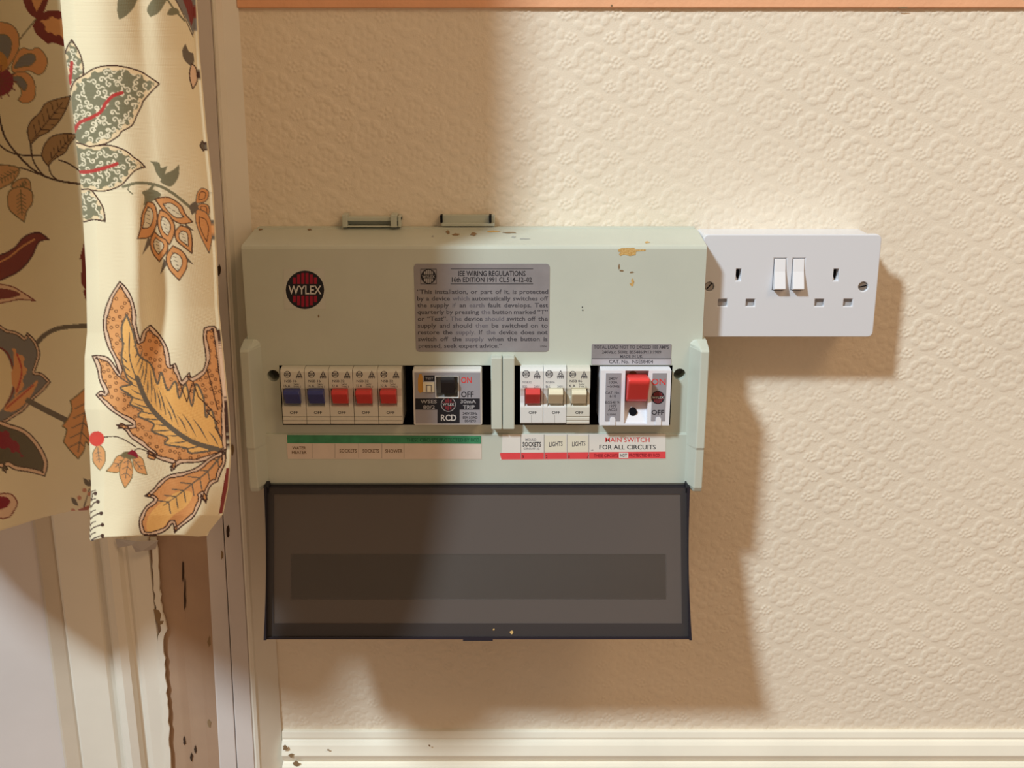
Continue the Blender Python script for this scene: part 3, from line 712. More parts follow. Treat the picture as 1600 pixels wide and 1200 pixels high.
# ================================================================== DOUBLE SOCKET
YK = -.040
sx0, sx1, sz0, sz1 = .1478, .2853, Z(526.5, YK), Z(366.5, YK)
sk_ = root('double_socket', (.214, 0, sz0), 'white plastic double switched socket right of the fuse board', 'socket')
bm = bmesh.new(); prism_y(bm, rounded(sx0 + .0006, sx1 - .0045, sz0 + .004, sz1 - .0016, .003), -.0335, -.0003)
obj('back_box', bm, M_SOCK, sk_, bevel=.0008)
def kr(px0, py0, px1, py1):
    a = P(px0, py1, YK); b = P(px1, py0, YK); return (a[0], b[0], a[1], b[1])
earth = [kr(1149.5, 420.5, 1158.5, 438.5), kr(1301.5, 420.5, 1311, 438.5)]
pins = [kr(1121.5, 467.5, 1136.5, 478.5), kr(1165, 467.5, 1179.5, 478.5), kr(1273, 467.5, 1288, 478.5), kr(1317.5, 467.5, 1332.5, 478.5)]
rock = [kr(1206.5, 403.5, 1229, 454), kr(1235.5, 403.5, 1258, 454)]
bm = bmesh.new(); prism_y(bm, rounded(sx0, sx1, sz0, sz1, .0040, 6), YK, -.0335)
bmesh.ops.recalc_face_normals(bm, faces=bm.faces); me = bpy.data.meshes.new('plate'); bm.to_mesh(me); bm.free()
cut = bmesh.new()
for h in earth: box(cut, h[0], h[1], -.05, -.0336, h[2], h[3])
for h in pins: box(cut, h[0], h[1], -.05, -.0358, h[2], h[3])
for h in rock: box(cut, h[0], h[1], -.05, -.0360, h[2], h[3])
scr = [P(1108.5, 448, YK), P(1349, 448, YK)]
for cx, cz in scr: prism_y(cut, circle(cx, cz, .0037), -.05, -.0372)
me = boolean(me, cut); me.materials.clear(); me.materials.append(M_SOCK)
obj_plate = link_mesh('faceplate', me, M_SOCK, sk_, bevel=.0011, seg=3)
for h in earth:
    bm = bmesh.new(); box(bm, h[0] + .0001, h[1] - .0001, -.0339, -.0336, h[2] + .0001, h[3] - .0001)
    o = obj('earth_slot', bm, M_VOID, sk_)
    xm = (h[0] + h[1]) / 2
    for s_ in (-1, 1):
        bm = bmesh.new(); prism_y(bm, [(xm + s_ * .0024, h[2]), (xm + s_ * .0024, h[2] + .0052), (xm + s_ * .0004, h[2])], -.0382, -.0340); obj('shutter', bm, M_SOCK, sk_)
for h in pins:
    bm = bmesh.new(); prism_x(bm, [(-.0359, h[2] + .0002), (-.0375, h[2] + .0002), (-.0362, h[3] - .0002), (-.0359, h[3] - .0002)], h[0] + .0002, h[1] - .0002)
    obj('pin_shutter', bm, M_SHUT, sk_)
for h in rock:
    bm = bmesh.new(); zm = h[3] - (h[3] - h[2]) * .90
    prism_x(bm, [(-.0362, h[3] - .0003), (-.0402, h[3] - .0003), (-.0418, h[3] - (h[3] - h[2]) * .4), (-.0462, zm), (-.0456, zm - .0008), (-.0400, h[2] + .0005), (-.0362, h[2] + .0005)], h[0] + .0004, h[1] - .0004)
    obj('rocker_switch', bm, mat('rocker_white', (.80, .80, .83), .25, .5), sk_, bevel=.0004)
for (cx, cz), ang in zip(scr, (50, 12)):
    bm = bmesh.new(); prism_y(bm, circle(cx, cz, .0033, 20), -.0384, -.0372)
    s = obj('fixing_screw', bm, M_SCREW, sk_, bevel=.0003)
    a = math.radians(ang); dx, dz = math.cos(a), math.sin(a); w = .00045; l = .0030
    bm = bmesh.new(); prism_y(bm, [(cx - dx * l - dz * w, cz - dz * l + dx * w), (cx + dx * l - dz * w, cz + dz * l + dx * w), (cx + dx * l + dz * w, cz + dz * l - dx * w), (cx - dx * l + dz * w, cz - dz * l - dx * w)], -.0386, -.0383)
    obj('slot', bm, M_VOID, s)

# ================================================================== CURTAIN
# printed cloth: the pattern is rasterised into a colour attribute on a fine grid of cloth
class Canvas:
    def __init__(s, x0, x1, y0, y1, base):
        s.x0, s.y0, s.ss = x0, y0, 2
        s.w, s.h = int((x1 - x0) * s.ss), int((y1 - y0) * s.ss)
        s.a = np.empty((s.h, s.w, 3), 'f'); s.a[:] = base
    def _bb(s, pts, pad):
        P_ = np.array([p[:2] for p in pts], 'f'); a = np.floor((P_.min(0) - pad - (s.x0, s.y0)) * s.ss).astype(int); b = np.ceil((P_.max(0) + pad - (s.x0, s.y0)) * s.ss).astype(int)
        a = np.maximum(a, 0); b = np.minimum(b, (s.w, s.h))
        if (b <= a).any(): return None
        gx, gy = np.meshgrid((np.arange(a[0], b[0]) + .5) / s.ss + s.x0, (np.arange(a[1], b[1]) + .5) / s.ss + s.y0)
        return a, b, gx, gy
    def mask(s, pts):
        pts = [p[:2] for p in pts]
        r = s._bb(pts, 1)
        if r is None: return None
        a, b, gx, gy = r; m = np.zeros(gx.shape, bool); n = len(pts)
        for i in range(n):
            xa, ya = pts[i]; xb, yb = pts[(i + 1) % n]
            if ya == yb: continue
            c = (ya > gy) != (yb > gy); m ^= c & (gx < (xb - xa) * (gy - ya) / (yb - ya) + xa)
        return a, b, m
    def fill(s, pts, c, clip=None):
        r = s.mask(pts)
        if r is None: return
        a, b, m = r
        if clip is not None: m = m & clip[a[1]:b[1], a[0]:b[0]]
        s.a[a[1]:b[1], a[0]:b[0]][m] = c
    def full(s, pts):
        f = np.zeros((s.h, s.w), bool); r = s.mask(pts)
        if r is not None: a, b, m = r; f[a[1]:b[1], a[0]:b[0]] = m
        return f
    def stroke(s, pts, w, c, closed=False, clip=None, taper=0):
        P_ = list(pts) + ([pts[0]] if closed else [])
        n = len(P_) - 1
        for i in range(n):
            ww = w * (1 - taper * i / max(n, 1))
            r = s._bb([P_[i], P_[i + 1]], ww)
            if r is None: continue
            a, b, gx, gy = r; (xa, ya), (xb, yb) = P_[i], P_[i + 1]; dx, dy = xb - xa, yb - ya; L2 = dx * dx + dy * dy + 1e-9
            t = np.clip(((gx - xa) * dx + (gy - ya) * dy) / L2, 0, 1); d = np.hypot(gx - xa - t * dx, gy - ya - t * dy)
            m = d < ww / 2
            if clip is not None: m &= clip[a[1]:b[1], a[0]:b[0]]
            s.a[a[1]:b[1], a[0]:b[0]][m] = c
    def dot(s, x, y, r, c, clip=None): s.fill(circle(x, y, r, 14), c, clip)
    def sample(s, px, py):
        k = s.ss; a = s.a
        x = np.clip(((px - s.x0) * k - .5), 0, s.w - 1.001); y = np.clip(((py - s.y0) * k - .5), 0, s.h - 1.001)
        i, j = x.astype(int), y.astype(int); fx, fy = (x - i)[:, None], (y - j)[:, None]
        return a[j, i] * (1 - fx) * (1 - fy) + a[j, i + 1] * fx * (1 - fy) + a[j + 1, i] * (1 - fx) * fy + a[j + 1, i + 1] * fx * fy
def sp(pts, n=6, closed=True):
    """Catmull-Rom; a point given with a third value is a sharp corner"""
    out = []; N = len(pts); rng = range(N) if closed else range(N - 1)
    for i in rng:
        g = lambda k: pts[k % N] if closed else pts[min(max(k, 0), N - 1)]
        p0, p1, p2, p3 = g(i - 1), g(i), g(i + 1), g(i + 2)
        m1 = (0, 0) if len(p1) > 2 else ((p2[0] - p0[0]) / 2, (p2[1] - p0[1]) / 2)
        m2 = (0, 0) if len(p2) > 2 else ((p3[0] - p1[0]) / 2, (p3[1] - p1[1]) / 2)
        if len(p1) > 2: m1 = ((p2[0] - p1[0]) * .5, (p2[1] - p1[1]) * .5)
        if len(p2) > 2: m2 = ((p2[0] - p1[0]) * .5, (p2[1] - p1[1]) * .5)
        for k in range(n):
            t = k / n; h1 = 2 * t ** 3 - 3 * t * t + 1; h2 = t ** 3 - 2 * t * t + t; h3 = -2 * t ** 3 + 3 * t * t; h4 = t ** 3 - t * t
            out.append((h1 * p1[0] + h2 * m1[0] + h3 * p2[0] + h4 * m2[0], h1 * p1[1] + h2 * m1[1] + h3 * p2[1] + h4 * m2[1]))
    if not closed: out.append(tuple(pts[-1][:2]))
    return out
def shrink(pts, k, c=None):
    c = c or (sum(p[0] for p in pts) / len(pts), sum(p[1] for p in pts) / len(pts))
    return [(c[0] + (p[0] - c[0]) * k, c[1] + (p[1] - c[1]) * k) for p in pts]
def inset(pts, d):
    n = len(pts); A = sum(pts[i][0] * pts[(i + 1) % n][1] - pts[(i + 1) % n][0] * pts[i][1] for i in range(n)); s = 1 if A > 0 else -1
    o = []
    for i in range(n):
        a, b = pts[i - 2], pts[(i + 2) % n]; dx, dy = b[0] - a[0], b[1] - a[1]; L_ = math.hypot(dx, dy) + 1e-6
        o.append((pts[i][0] - s * dy / L_ * d, pts[i][1] + s * dx / L_ * d))
    return o
def serr(pts, amp, step=3):
    n = len(pts); o = []
    for i in range(n):
        a, b = pts[i - 1], pts[(i + 1) % n]; dx, dy = b[0] - a[0], b[1] - a[1]; L_ = math.hypot(dx, dy) + 1e-6
        k = amp if (i // step) % 2 else -amp
        o.append((pts[i][0] - dy / L_ * k, pts[i][1] + dx / L_ * k))
    return o
CREAM = lin((240, 226, 190)); OUT = lin((70, 42, 30)); OLIVE = lin((130, 126, 98)); GREYV = lin((112, 100, 84)); ORG_ = lin((226, 160, 100)); ORL = lin((246, 190, 112))
REDV = lin((188, 58, 52)); CRIM = lin((140, 28, 44)); DRED = lin((128, 46, 36)); PINK = lin((232, 196, 164)); BERRY = lin((222, 62, 48)); PALE = lin((236, 224, 192)); GREYB = lin((128, 122, 116)); OLV2 = lin((122, 108, 72))
def scrolls(cv, clip, bx, col, seed, n):
    r = random.Random(seed); pts = []
    tries = 0
    while len(pts) < n and tries < 4000:
        tries += 1
        x, y = r.uniform(bx[0], bx[2]), r.uniform(bx[1], bx[3])
        ix, iy = int((x - cv.x0) * cv.ss), int((y - cv.y0) * cv.ss)
        if not (0 <= ix < cv.w and 0 <= iy < cv.h) or not clip[iy, ix]: continue
        if any(math.hypot(x - a, y - b) < 8.2 for a, b in pts): continue
        pts.append((x, y)); a0 = r.uniform(0, 6.28); sg = r.choice((-1, 1))
        q = [(x + (1.0 + 3.6 * t) * math.cos(a0 + sg * t * 5.6), y + (1.0 + 3.6 * t) * math.sin(a0 + sg * t * 5.6)) for t in [k / 12 for k in range(13)]]
        e = q[-1]; d = a0 + sg * 5.6 + sg * .9
        q += [(e[0] + 3.5 * math.cos(d + sg * .6), e[1] + 3.5 * math.sin(d + sg * .6)), (e[0] + 6.5 * math.cos(d), e[1] + 6.5 * math.sin(d))]
        cv.stroke(q, 2.1, col, clip=clip)
def rings(cv, clip, bx, seed, n, gap=7, col=None):
    r = random.Random(seed); pts = []; t = 0
    while len(pts) < n and t < 5000:
        t += 1; x, y = r.uniform(bx[0], bx[2]), r.uniform(bx[1], bx[3]); ix, iy = int((x - cv.x0) * cv.ss), int((y - cv.y0) * cv.ss)
        if not (0 <= ix < cv.w and 0 <= iy < cv.h) or not clip[iy, ix] or any(math.hypot(x - a, y - b) < gap for a, b in pts): continue
        pts.append((x, y)); cv.stroke(circle(x, y, 2.2, 9), 1.4, col or lin((128, 84, 50)), closed=True, clip=clip)
def leaf(cv, pts, fill, out=OUT, w=1.9, vein=None, veinc=None, inner=None, innerc=None, s=6):
    q = sp(pts, s); cv.fill(q, fill)
    if inner is not None: cv.fill(inset(q, inner), innerc)
    if vein:
        cv.stroke(sp(vein, 6, False), 1.6, veinc or out)
    cv.stroke(q, w, out, closed=True); return q
def veined(cv, q, a, b, col, n=6, w=1.2, ln=.35):
    """side strokes along the axis a-b of a leaf"""
    cl = cv.full(inset(q, 1.5)); dx, dy = b[0] - a[0], b[1] - a[1]; L_ = math.hypot(dx, dy)
    cv.stroke([a, b], w * 1.2, col, clip=cl)
    for k in range(1, n):
        t = k / n; c = (a[0] + dx * t, a[1] + dy * t)
        for s_ in (-1, 1):
            e = (c[0] + dx / L_ * L_ * .13 + s_ * dy / L_ * L_ * ln * .5, c[1] + dy / L_ * L_ * .13 - s_ * dx / L_ * L_ * ln * .5)
            cv.stroke([c, e], w, col, clip=cl, taper=.3)
def draw_front(cv):
    # top sprig
    cv.fill(sp([(188, -8), (183, 14), (186, 31, 1), (198, 24), (210, 10), (215, -10)]), OLIVE)
    cv.fill(sp([(246, -8), (232, 8), (230, 18), (235, 27, 1), (248, 20), (256, 8), (264, -8)]), OLIVE)
    cv.fill(sp([(260, 23, 1), (266, 13), (276, 13), (280, 20), (270, 24)]), OLIVE)
    cv.stroke(sp([(258, -6), (272, 14), (288, 32)], 6, False), 3, OLIVE)
    cv.fill(sp([(272, -8), (286, 20), (296, 40), (302, 56, 1), (306, 30), (306, -8)]), GREYB); cv.stroke(sp([(272, -6), (285, 20), (295, 42), (302, 58)], 5, False), 1.4, OUT)
    cv.fill(sp([(284, -8), (292, 16), (299, 42, 1), (303, 20), (296, -8)]), DRED)
    # side bud
    cv.fill(sp([(290, 68, 1), (285, 78), (287, 92), (297, 102), (303, 98), (302, 84), (295, 80)]), GREYV)
    leaf(cv, [(299, 100, 1), (296, 118), (301, 139, 1), (308, 126), (306, 106)], PINK)
    leaf(cv, [(316, 220, 1), (313, 228), (318, 236, 1), (322, 230)], GREYV)
    # scrolled leaves
    for pts, ins, vein, n, seed in (
        ([(112, 62, 1), (104, 76), (101, 92), (104, 120), (108, 150), (122, 150), (129, 124), (130, 104), (124, 82)], 3.5, [(112, 98), (110, 118), (108, 142)], 10, 1),
        ([(108, 150), (116, 128), (130, 118), (150, 106), (180, 102.5), (215, 110), (236, 122), (249, 131, 1), (236, 144), (224, 158), (222, 164, 1), (214, 180), (206, 196), (191, 205), (186, 212, 1), (166, 224), (140, 229, 1), (112, 224), (100, 190)], 6, [(116, 206), (124, 192), (142, 184), (157, 175), (165, 162), (176, 150), (191, 145)], 60, 2),
        ([(112, 224), (140, 229, 1), (170, 227), (195, 235), (209, 246, 1), (218, 252), (227, 261, 1), (212, 266), (200, 278), (188, 290), (166, 298), (140, 297), (118, 290), (108, 255)], 5, [(120, 269), (140, 268), (158, 264), (183, 256)], 34, 3),
        ([(120, 298, 1), (140, 296), (154, 312), (162, 328), (164, 346, 1), (146, 343), (124, 346), (110, 320)], 4, None, 12, 4)):
        q = sp(pts, 7); cv.fill(q, lin((240, 214, 170)))
        iq = serr(inset(q, ins), 2.0, 3); cv.fill(iq, OLIVE); cl = cv.full(iq)
        scrolls(cv, cl, (min(p[0] for p in q), min(p[1] for p in q), max(p[0] for p in q), max(p[1] for p in q)), PALE, seed, n)
        if vein: cv.stroke(sp(vein, 6, False), 5.5, REDV, clip=cl)
        cv.stroke(q, 2.3, OUT, closed=True)
    # olive stem with leaves
    cv.stroke(sp([(192, 292), (215, 286), (244, 289), (270, 302), (302, 328)], 6, False), 4.5, OLIVE)
    cv.stroke(sp([(205, 286), (200, 296), (207, 303)], 5, False), 2, OLIVE)
    cv.fill(sp([(252, 280), (244, 270), (240, 258), (234, 252, 1), (248, 254), (252, 262), (262, 259, 1), (258, 270), (256, 280)]), OLIVE)
    cv.fill(sp([(250, 284, 1), (258, 272), (270, 266), (280, 257, 1), (279, 276), (268, 291), (256, 288)]), OLIVE)
    cv.stroke(sp([(240, 289), (232, 300)], 5, False), 5, OLIVE)
    # pod cluster
    cv.fill(sp([(222, 300), (238, 296), (252, 304), (243, 312), (230, 318), (224, 322, 1), (226, 308)]), OLIVE)
    for q in ([(232, 368), (222, 399, 1), (236, 380)], [(256, 404), (250, 430, 1), (262, 412)], [(288, 348), (304, 361, 1), (292, 358)], [(288, 396), (303, 414, 1), (292, 408)]): cv.fill(q, GREYV)
    for pts, ax in (([(230, 316, 1), (222, 335), (220, 355), (215, 373, 1), (234, 370), (244, 352), (245, 332), (240, 318)], ((232, 320), (231, 352))),
                    ([(242, 311, 1), (262, 308), (282, 320), (290, 335), (301, 347, 1), (284, 350), (268, 342), (254, 328)], ((254, 318), (288, 340))),
                    ([(250, 328, 1), (246, 346), (252, 368), (265, 382, 1), (272, 366), (272, 350), (262, 334)], ((253, 336), (263, 366))),
                    ([(282, 352, 1), (274, 362), (276, 376), (290, 388), (300, 396, 1), (300, 374), (296, 358)], ((282, 358), (292, 384))),
                    ([(241, 362, 1), (235, 376), (238, 394), (249, 409, 1), (262, 390), (260, 376), (250, 370)], ((244, 370), (249, 396))),
                    ([(270, 384, 1), (260, 400), (264, 420), (280, 438, 1), (291, 420), (292, 404), (284, 392)], ((270, 392), (280, 424)))):
        q = leaf(cv, pts, ORG_, lin((104, 76, 54)), 2.1); c = ((ax[0][0] + ax[1][0]) / 2, (ax[0][1] + ax[1][1]) / 2)
        iq = shrink(q, .56, c); cv.fill(iq, PALE); cv.stroke(iq, 1.4, OUT, closed=True)
        for k in range(5):
            t = .1 + .2 * k; x, y = ax[0][0] + (ax[1][0] - ax[0][0]) * t, ax[0][1] + (ax[1][1] - ax[0][1]) * t; cv.stroke([(x - 2.2, y - 1), (x + 2.2, y + 1)], 1.1, GREYV)
    # half flower at the fold
    for pts in ([(306, 318, 1), (308, 302), (316, 294), (326, 300), (322, 314)], [(308, 322, 1), (316, 318), (326, 322), (326, 336), (316, 336)], [(306, 326, 1), (306, 346), (314, 370), (327, 396, 1), (332, 360), (324, 334)]):
        q = leaf(cv, pts, ORG_, GREYV, 1.5); cv.stroke(shrink(q, .55), 1.2, OUT, closed=True)
    cv.fill(sp([(296, 322), (306, 314, 1), (310, 326), (300, 336, 1)]), GREYV)
    # the big serrated leaf
    big = [(187, 440, 1), (197, 450), (206, 466), (212, 490), (213, 510), (219, 533, 1), (224, 518), (235, 508, 1), (250, 524), (262, 546), (266, 572, 1), (274, 568, 1), (280, 584), (284, 596, 1), (296, 582, 1), (300, 590), (318, 578, 1), (322, 560), (318, 530), (319, 513, 1), (330, 510), (340, 520), (350, 600), (352, 650), (354, 702, 1), (338, 714), (310, 722), (282, 724), (268, 736), (270, 724, 1), (250, 718), (230, 708, 1), (242, 712), (222, 696), (205, 684), (196, 672), (182, 664, 1), (208, 664), (190, 652), (172, 640), (160, 628), (150, 617, 1), (158, 611), (164, 614), (156, 596), (152, 576), (144, 556, 1), (160, 556), (172, 562), (187, 584, 1), (178, 560), (168, 540), (162, 515), (163, 490), (172, 464)]
    q = sp(big, 4); cv.fill(q, PINK); iq = serr(inset(q, 5.5), .8, 4); cv.fill(iq, ORG_); cl = cv.full(iq)
    rings(cv, cl, (150, 440, 352, 730), 5, 230, 7.2)
    flame = [(198, 492, 1), (190, 512), (192, 540), (190, 560), (198, 590), (206, 600), (188, 606), (206, 620), (204, 632), (222, 640), (216, 650), (240, 662), (238, 674), (262, 684), (258, 694), (290, 700), (300, 708), (352, 700, 1), (340, 672), (330, 640), (322, 652), (318, 622), (306, 600), (300, 634), (290, 600), (280, 622), (274, 596), (262, 610), (252, 582), (246, 600), (236, 570), (222, 560), (214, 548), (208, 520)]
    fq = sp(flame, 5); cv.fill(fq, ORL, cl); cv.stroke(fq, 3.0, GREYV, closed=True, clip=cl)
    axis = sp([(200, 500), (208, 560), (222, 606), (250, 646), (290, 676), (352, 704)], 8, False)
    for i in range(6, len(axis) - 2, 2):
        (x, y), (x2, y2) = axis[i], axis[i + 1]; dx, dy = x2 - x, y2 - y; L_ = math.hypot(dx, dy); dx /= L_; dy /= L_
        ln = (40 + 14 * math.sin(i * 1.3)) * min(1, .35 + i / 30)
        for s_ in (-1, 1):
            ex, ey = x - dx * ln * .85 + s_ * dy * ln * .62, y - dy * ln * .85 - s_ * dx * ln * .62
            mx_, my_ = (x + ex) / 2 + s_ * dy * 3, (y + ey) / 2 - s_ * dx * 3
            cv.fill(sp([(x + dx * 3, y + dy * 3, 1), (mx_ + dx * 2.1, my_ + dy * 2.1), (ex, ey, 1), (mx_ - dx * 2.1, my_ - dy * 2.1)], 4), GREYV, cl)
    cv.fill(sp([(198, 496, 1), (192, 514), (195, 540), (201, 575), (210, 590), (212, 566), (206, 530)], 5), ORL, cl)
    cv.stroke(sp([(202, 520), (203, 560), (214, 594)], 6, False), 2, GREYV, clip=cl)
    cv.stroke(sp([(214, 590), (232, 632), (262, 664), (300, 690), (340, 702)], 6, False), 7.5, GREYV, clip=cl)
    cv.stroke(iq, 1.9, OUT, closed=True); cv.stroke(q, 2.2, OUT, closed=True)
    for a in ([(280, 596), (292, 628), (300, 600)], [(300, 592), (310, 620), (330, 640), (322, 642), (340, 660), (336, 668), (350, 690)], [(318, 560), (330, 600), (340, 640)]): cv.stroke(a, 1.8, OUT, clip=cl)
    # lower leaf
    low = [(353, 702, 1), (330, 714), (308, 730), (290, 737), (266, 742), (250, 752), (240, 764), (226, 775, 1), (241, 780), (228, 792), (219, 808), (218, 822), (224, 835), (248, 834), (262, 826), (270, 818), (273, 832, 1), (284, 822), (300, 810), (308, 798), (314, 784), (314, 772, 1), (322, 786, 1), (324, 770), (330, 758), (340, 752, 1), (346, 736), (352, 722)]
    q = sp(low, 5); cv.fill(q, PINK); iq = serr(inset(q, 5), .6, 4); cv.fill(iq, ORG_); cl = cv.full(iq)
    cv.fill(sp([(232, 832), (230, 812), (242, 794), (262, 778), (280, 768), (300, 770), (292, 790), (270, 806), (252, 826)]), ORL, cl)
    ax = sp([(352, 704), (325, 736), (300, 756), (275, 776), (255, 790)], 6, False); cv.stroke(ax, 3, GREYV, clip=cl, taper=.6)
    for i in range(3, len(ax) - 2, 3):
        x, y = ax[i]; cv.stroke([(x, y), (x - 18, y - 2)], 2, GREYV, clip=cl, taper=.5); cv.stroke([(x, y), (x + 3, y + 18)], 2, GREYV, clip=cl, taper=.5)
    cv.stroke(iq, 2.0, OUT, closed=True); cv.stroke(q, 2.3, OUT, closed=True)
    # berries
    cv.stroke(sp([(163, 683), (180, 682), (196, 688), (212, 698)], 5, False), 1.8, OUT); cv.stroke(sp([(210, 704), (218, 701), (232, 706)], 5, False), 1.8, OUT)
    q = leaf(cv, [(152, 696, 1), (145, 708), (146, 722), (156, 735, 1), (164, 722), (164, 706), (158, 697)], ORG_, OLV2, 1.3); veined(cv, q, (153, 700), (155, 722), GREYV, 4, 1)
    cv.dot(151, 685.5, 12, BERRY)
    for pts, b in (([(196, 708, 1), (182, 714), (175, 726), (166, 736, 1), (184, 738), (196, 726)], (180, 730)), ([(198, 712, 1), (189, 724), (187, 742), (195, 763, 1), (206, 746), (206, 724)], (196, 748)), ([(208, 708, 1), (222, 716), (226, 728), (230, 742, 1), (214, 737), (208, 724)], (222, 734))):
        q = leaf(cv, pts, ORG_, OLV2, 1.4); veined(cv, q, (202, 710), b, GREYV, 4, 1.1)
    cv.fill(sp([(188, 712, 1), (194, 706), (206, 706), (214, 714, 1), (204, 718), (198, 716)]), OLV2); cv.fill(sp([(199, 709, 1), (206, 703), (214, 708), (216, 716, 1), (207, 712)]), CRIM)
    # spikes on the free edge
    for k, (x, y) in enumerate(((149, 771), (153, 784), (158, 802), (160, 820), (160, 837))):
        cv.stroke(sp([(138, y + 16), (144, y + 6), (x - 5, y + 1), (x, y)], 5, False), 2, OUT); cv.dot(x, y, 3.2, OUT)
        cv.stroke(sp([(138, y + 10), (143, y - 2), (149, y - 5)], 5, False), 1.6, OUT)
    cv.fill(sp([(354, 730, 1), (347, 770), (342, 804, 1), (352, 792), (357, 750)]), DRED)
def draw_rear(cv):
    Q = lambda pts, f, **k: leaf(cv, pts, f, **k)
    Q([(36, -20), (38, 4), (46, 20), (57, 28, 1), (68, 18), (76, -20)], DRED, out=DRED); cv.fill(sp([(52, -20), (50, 0), (57, 18, 1), (66, 0), (66, -20)]), ORG_)
    Q([(52, 40, 1), (60, 28), (74, 18), (92, 18), (104, 24), (108, 60), (100, 72, 1), (84, 66), (75, 68, 1), (66, 60), (57, 52)], DRED, out=DRED)
    cv.fill(serr(sp([(64, 34, 1), (78, 28), (94, 30), (104, 50), (102, 60), (88, 54), (76, 50)]), 1.5, 3), ORG_)
    cv.stroke(sp([(56, 30), (44, 45), (30, 62)], 5, False), 2.2, OLV2)
    for pts, ip in (([(-10, 40), (6, 35), (22, 42), (30, 58), (28, 80), (16, 100), (6, 110), (-10, 100)], [(-10, 60), (8, 54), (18, 66), (14, 88), (2, 100), (-10, 92)]),
                    ([(18, 108), (26, 84), (36, 75), (48, 78), (58, 74), (68, 82), (74, 95), (70, 110), (60, 117), (44, 110), (30, 116)], [(22, 106), (34, 88), (50, 84), (56, 92), (48, 102), (36, 104)]),
                    ([(16, 118), (34, 112), (48, 118), (55, 134), (54, 152), (46, 160), (36, 161), (28, 156, 1), (34, 144), (26, 130)], [(18, 122), (32, 120), (42, 132), (38, 142), (30, 134)])):
        Q(pts, ORG_, out=OLV2, w=1.5); cv.fill(sp(ip), GREYB)
        cv.stroke(sp(ip), 1.2, OLV2, closed=True)
    cv.dot(0, 128, 22, CRIM); cv.fill(sp([(-10, 80), (6, 84), (12, 100), (4, 112), (-10, 110)]), lin((200, 140, 60)))
    for k in range(7): cv.stroke([(0, 128), (26 * math.cos(k * .5 - 1.5), 128 + 26 * math.sin(k * .5 - 1.5))], 2, DRED)
    cv.stroke(sp([(-10, 218), (12, 236), (38, 243), (66, 243)], 6, False), 2.6, OUT)
    cv.stroke(sp([(-4, 168), (6, 210), (26, 240), (56, 268), (90, 282), (130, 288)], 6, False), 3.2, OUT)
    cv.stroke(sp([(48, 222), (50, 245), (58, 262), (70, 276)], 6, False), 2.4, OUT); cv.stroke(sp([(75, 255), (80, 272), (92, 283)], 6, False), 2.2, OUT)
    cv.stroke(sp([(92, 250), (108, 256), (126, 268)], 6, False), 2.4, OUT); cv.stroke(sp([(-10, 290), (10, 268), (30, 262), (60, 272)], 6, False), 2.2, OUT)
    for pts, a, b in (([(48, 226, 1), (43, 206), (48, 190), (62, 176), (74, 160), (110, 150, 1), (104, 168), (92, 190), (76, 206), (60, 214)], (50, 220), (98, 160)),
                      ([(75, 259, 1), (66, 246), (68, 230), (80, 214), (100, 209), (122, 210, 1), (108, 226), (102, 238), (86, 248)], (76, 254), (112, 214)),
                      ([(-10, 262), (10, 258), (30, 264), (22, 282), (6, 292), (-10, 296)], (28, 266), (-6, 284)), ([(22, 300, 1), (18, 290), (30, 280), (44, 280), (48, 292), (44, 304)], (24, 298), (42, 284)),
                      ([(18, 296), (12, 306), (14, 326), (26, 338), (38, 347, 1), (42, 330), (50, 318), (50, 300), (34, 292)], (32, 296), (34, 336))):
        q = Q(pts, lin((214, 164, 112)) if pts[0][0] < 40 else lin((176, 138, 92)), out=OLV2 if pts[0][0] < 30 else OUT); veined(cv, q, a, b, OLV2 if pts[0][0] < 30 else OUT, 7, 1.2)
    q = Q([(-10, 404), (8, 396), (24, 386), (34, 374), (46, 366), (62, 364), (76, 374, 1), (64, 376), (58, 382), (50, 400), (36, 418), (18, 430), (-10, 438)], DRED, out=lin((84, 28, 30)), w=2.5); cv.stroke(sp([(-10, 414), (14, 402), (34, 386), (54, 374)], 6, False), 2.4, ORG_)
    q = Q([(-10, 446), (16, 447), (34, 456), (55, 470, 1), (30, 468), (10, 472), (-10, 472)], PINK, out=DRED); cv.fill(sp([(-10, 452), (14, 452), (32, 460), (14, 466), (-10, 467)]), DRED)
    cv.fill(sp([(132, 376, 1), (124, 406, 1), (128, 408), (127, 440), (133, 452, 1), (130, 456), (138, 470), (142, 400)]), DRED)
    # big flower
    cv.stroke(sp([(56, 538), (72, 522), (96, 512), (140, 509)], 6, False), 7, GREYV)
    q = Q([(-10, 518), (12, 516), (28, 520), (38, 528, 1), (43, 520, 1), (56, 534), (62, 552), (58, 570), (54, 582, 1), (66, 584), (79, 597, 1), (66, 612), (50, 626), (30, 646), (-10, 654)], PINK); iq = inset(q, 4); cv.fill(iq, GREYB); cv.stroke(iq, 1.4, OUT, closed=True)
    cv.fill(sp([(-10, 545), (8, 552), (18, 575), (20, 600), (10, 630), (-10, 640)]), lin((236, 216, 170))); cv.stroke(sp([(-10, 540), (10, 550), (20, 575), (22, 605), (8, 636)], 6, False), 3, DRED)
    cv.fill(serr(sp([(20, 545, 1), (34, 556), (40, 576), (36, 600), (26, 620), (20, 600)]), 1.8, 3), ORG_); cv.stroke(sp([(26, 552), (34, 580), (26, 612)], 6, False), 2.5, REDV)
    cv.fill(sp([(6, 640), (22, 622), (44, 606), (60, 594), (46, 622), (24, 642)]), ORG_); cv.stroke([(10, 638), (52, 602)], 2.4, REDV)
    cv.stroke(sp([(44, 626), (70, 640), (102, 656)], 6, False), 9, GREYV)
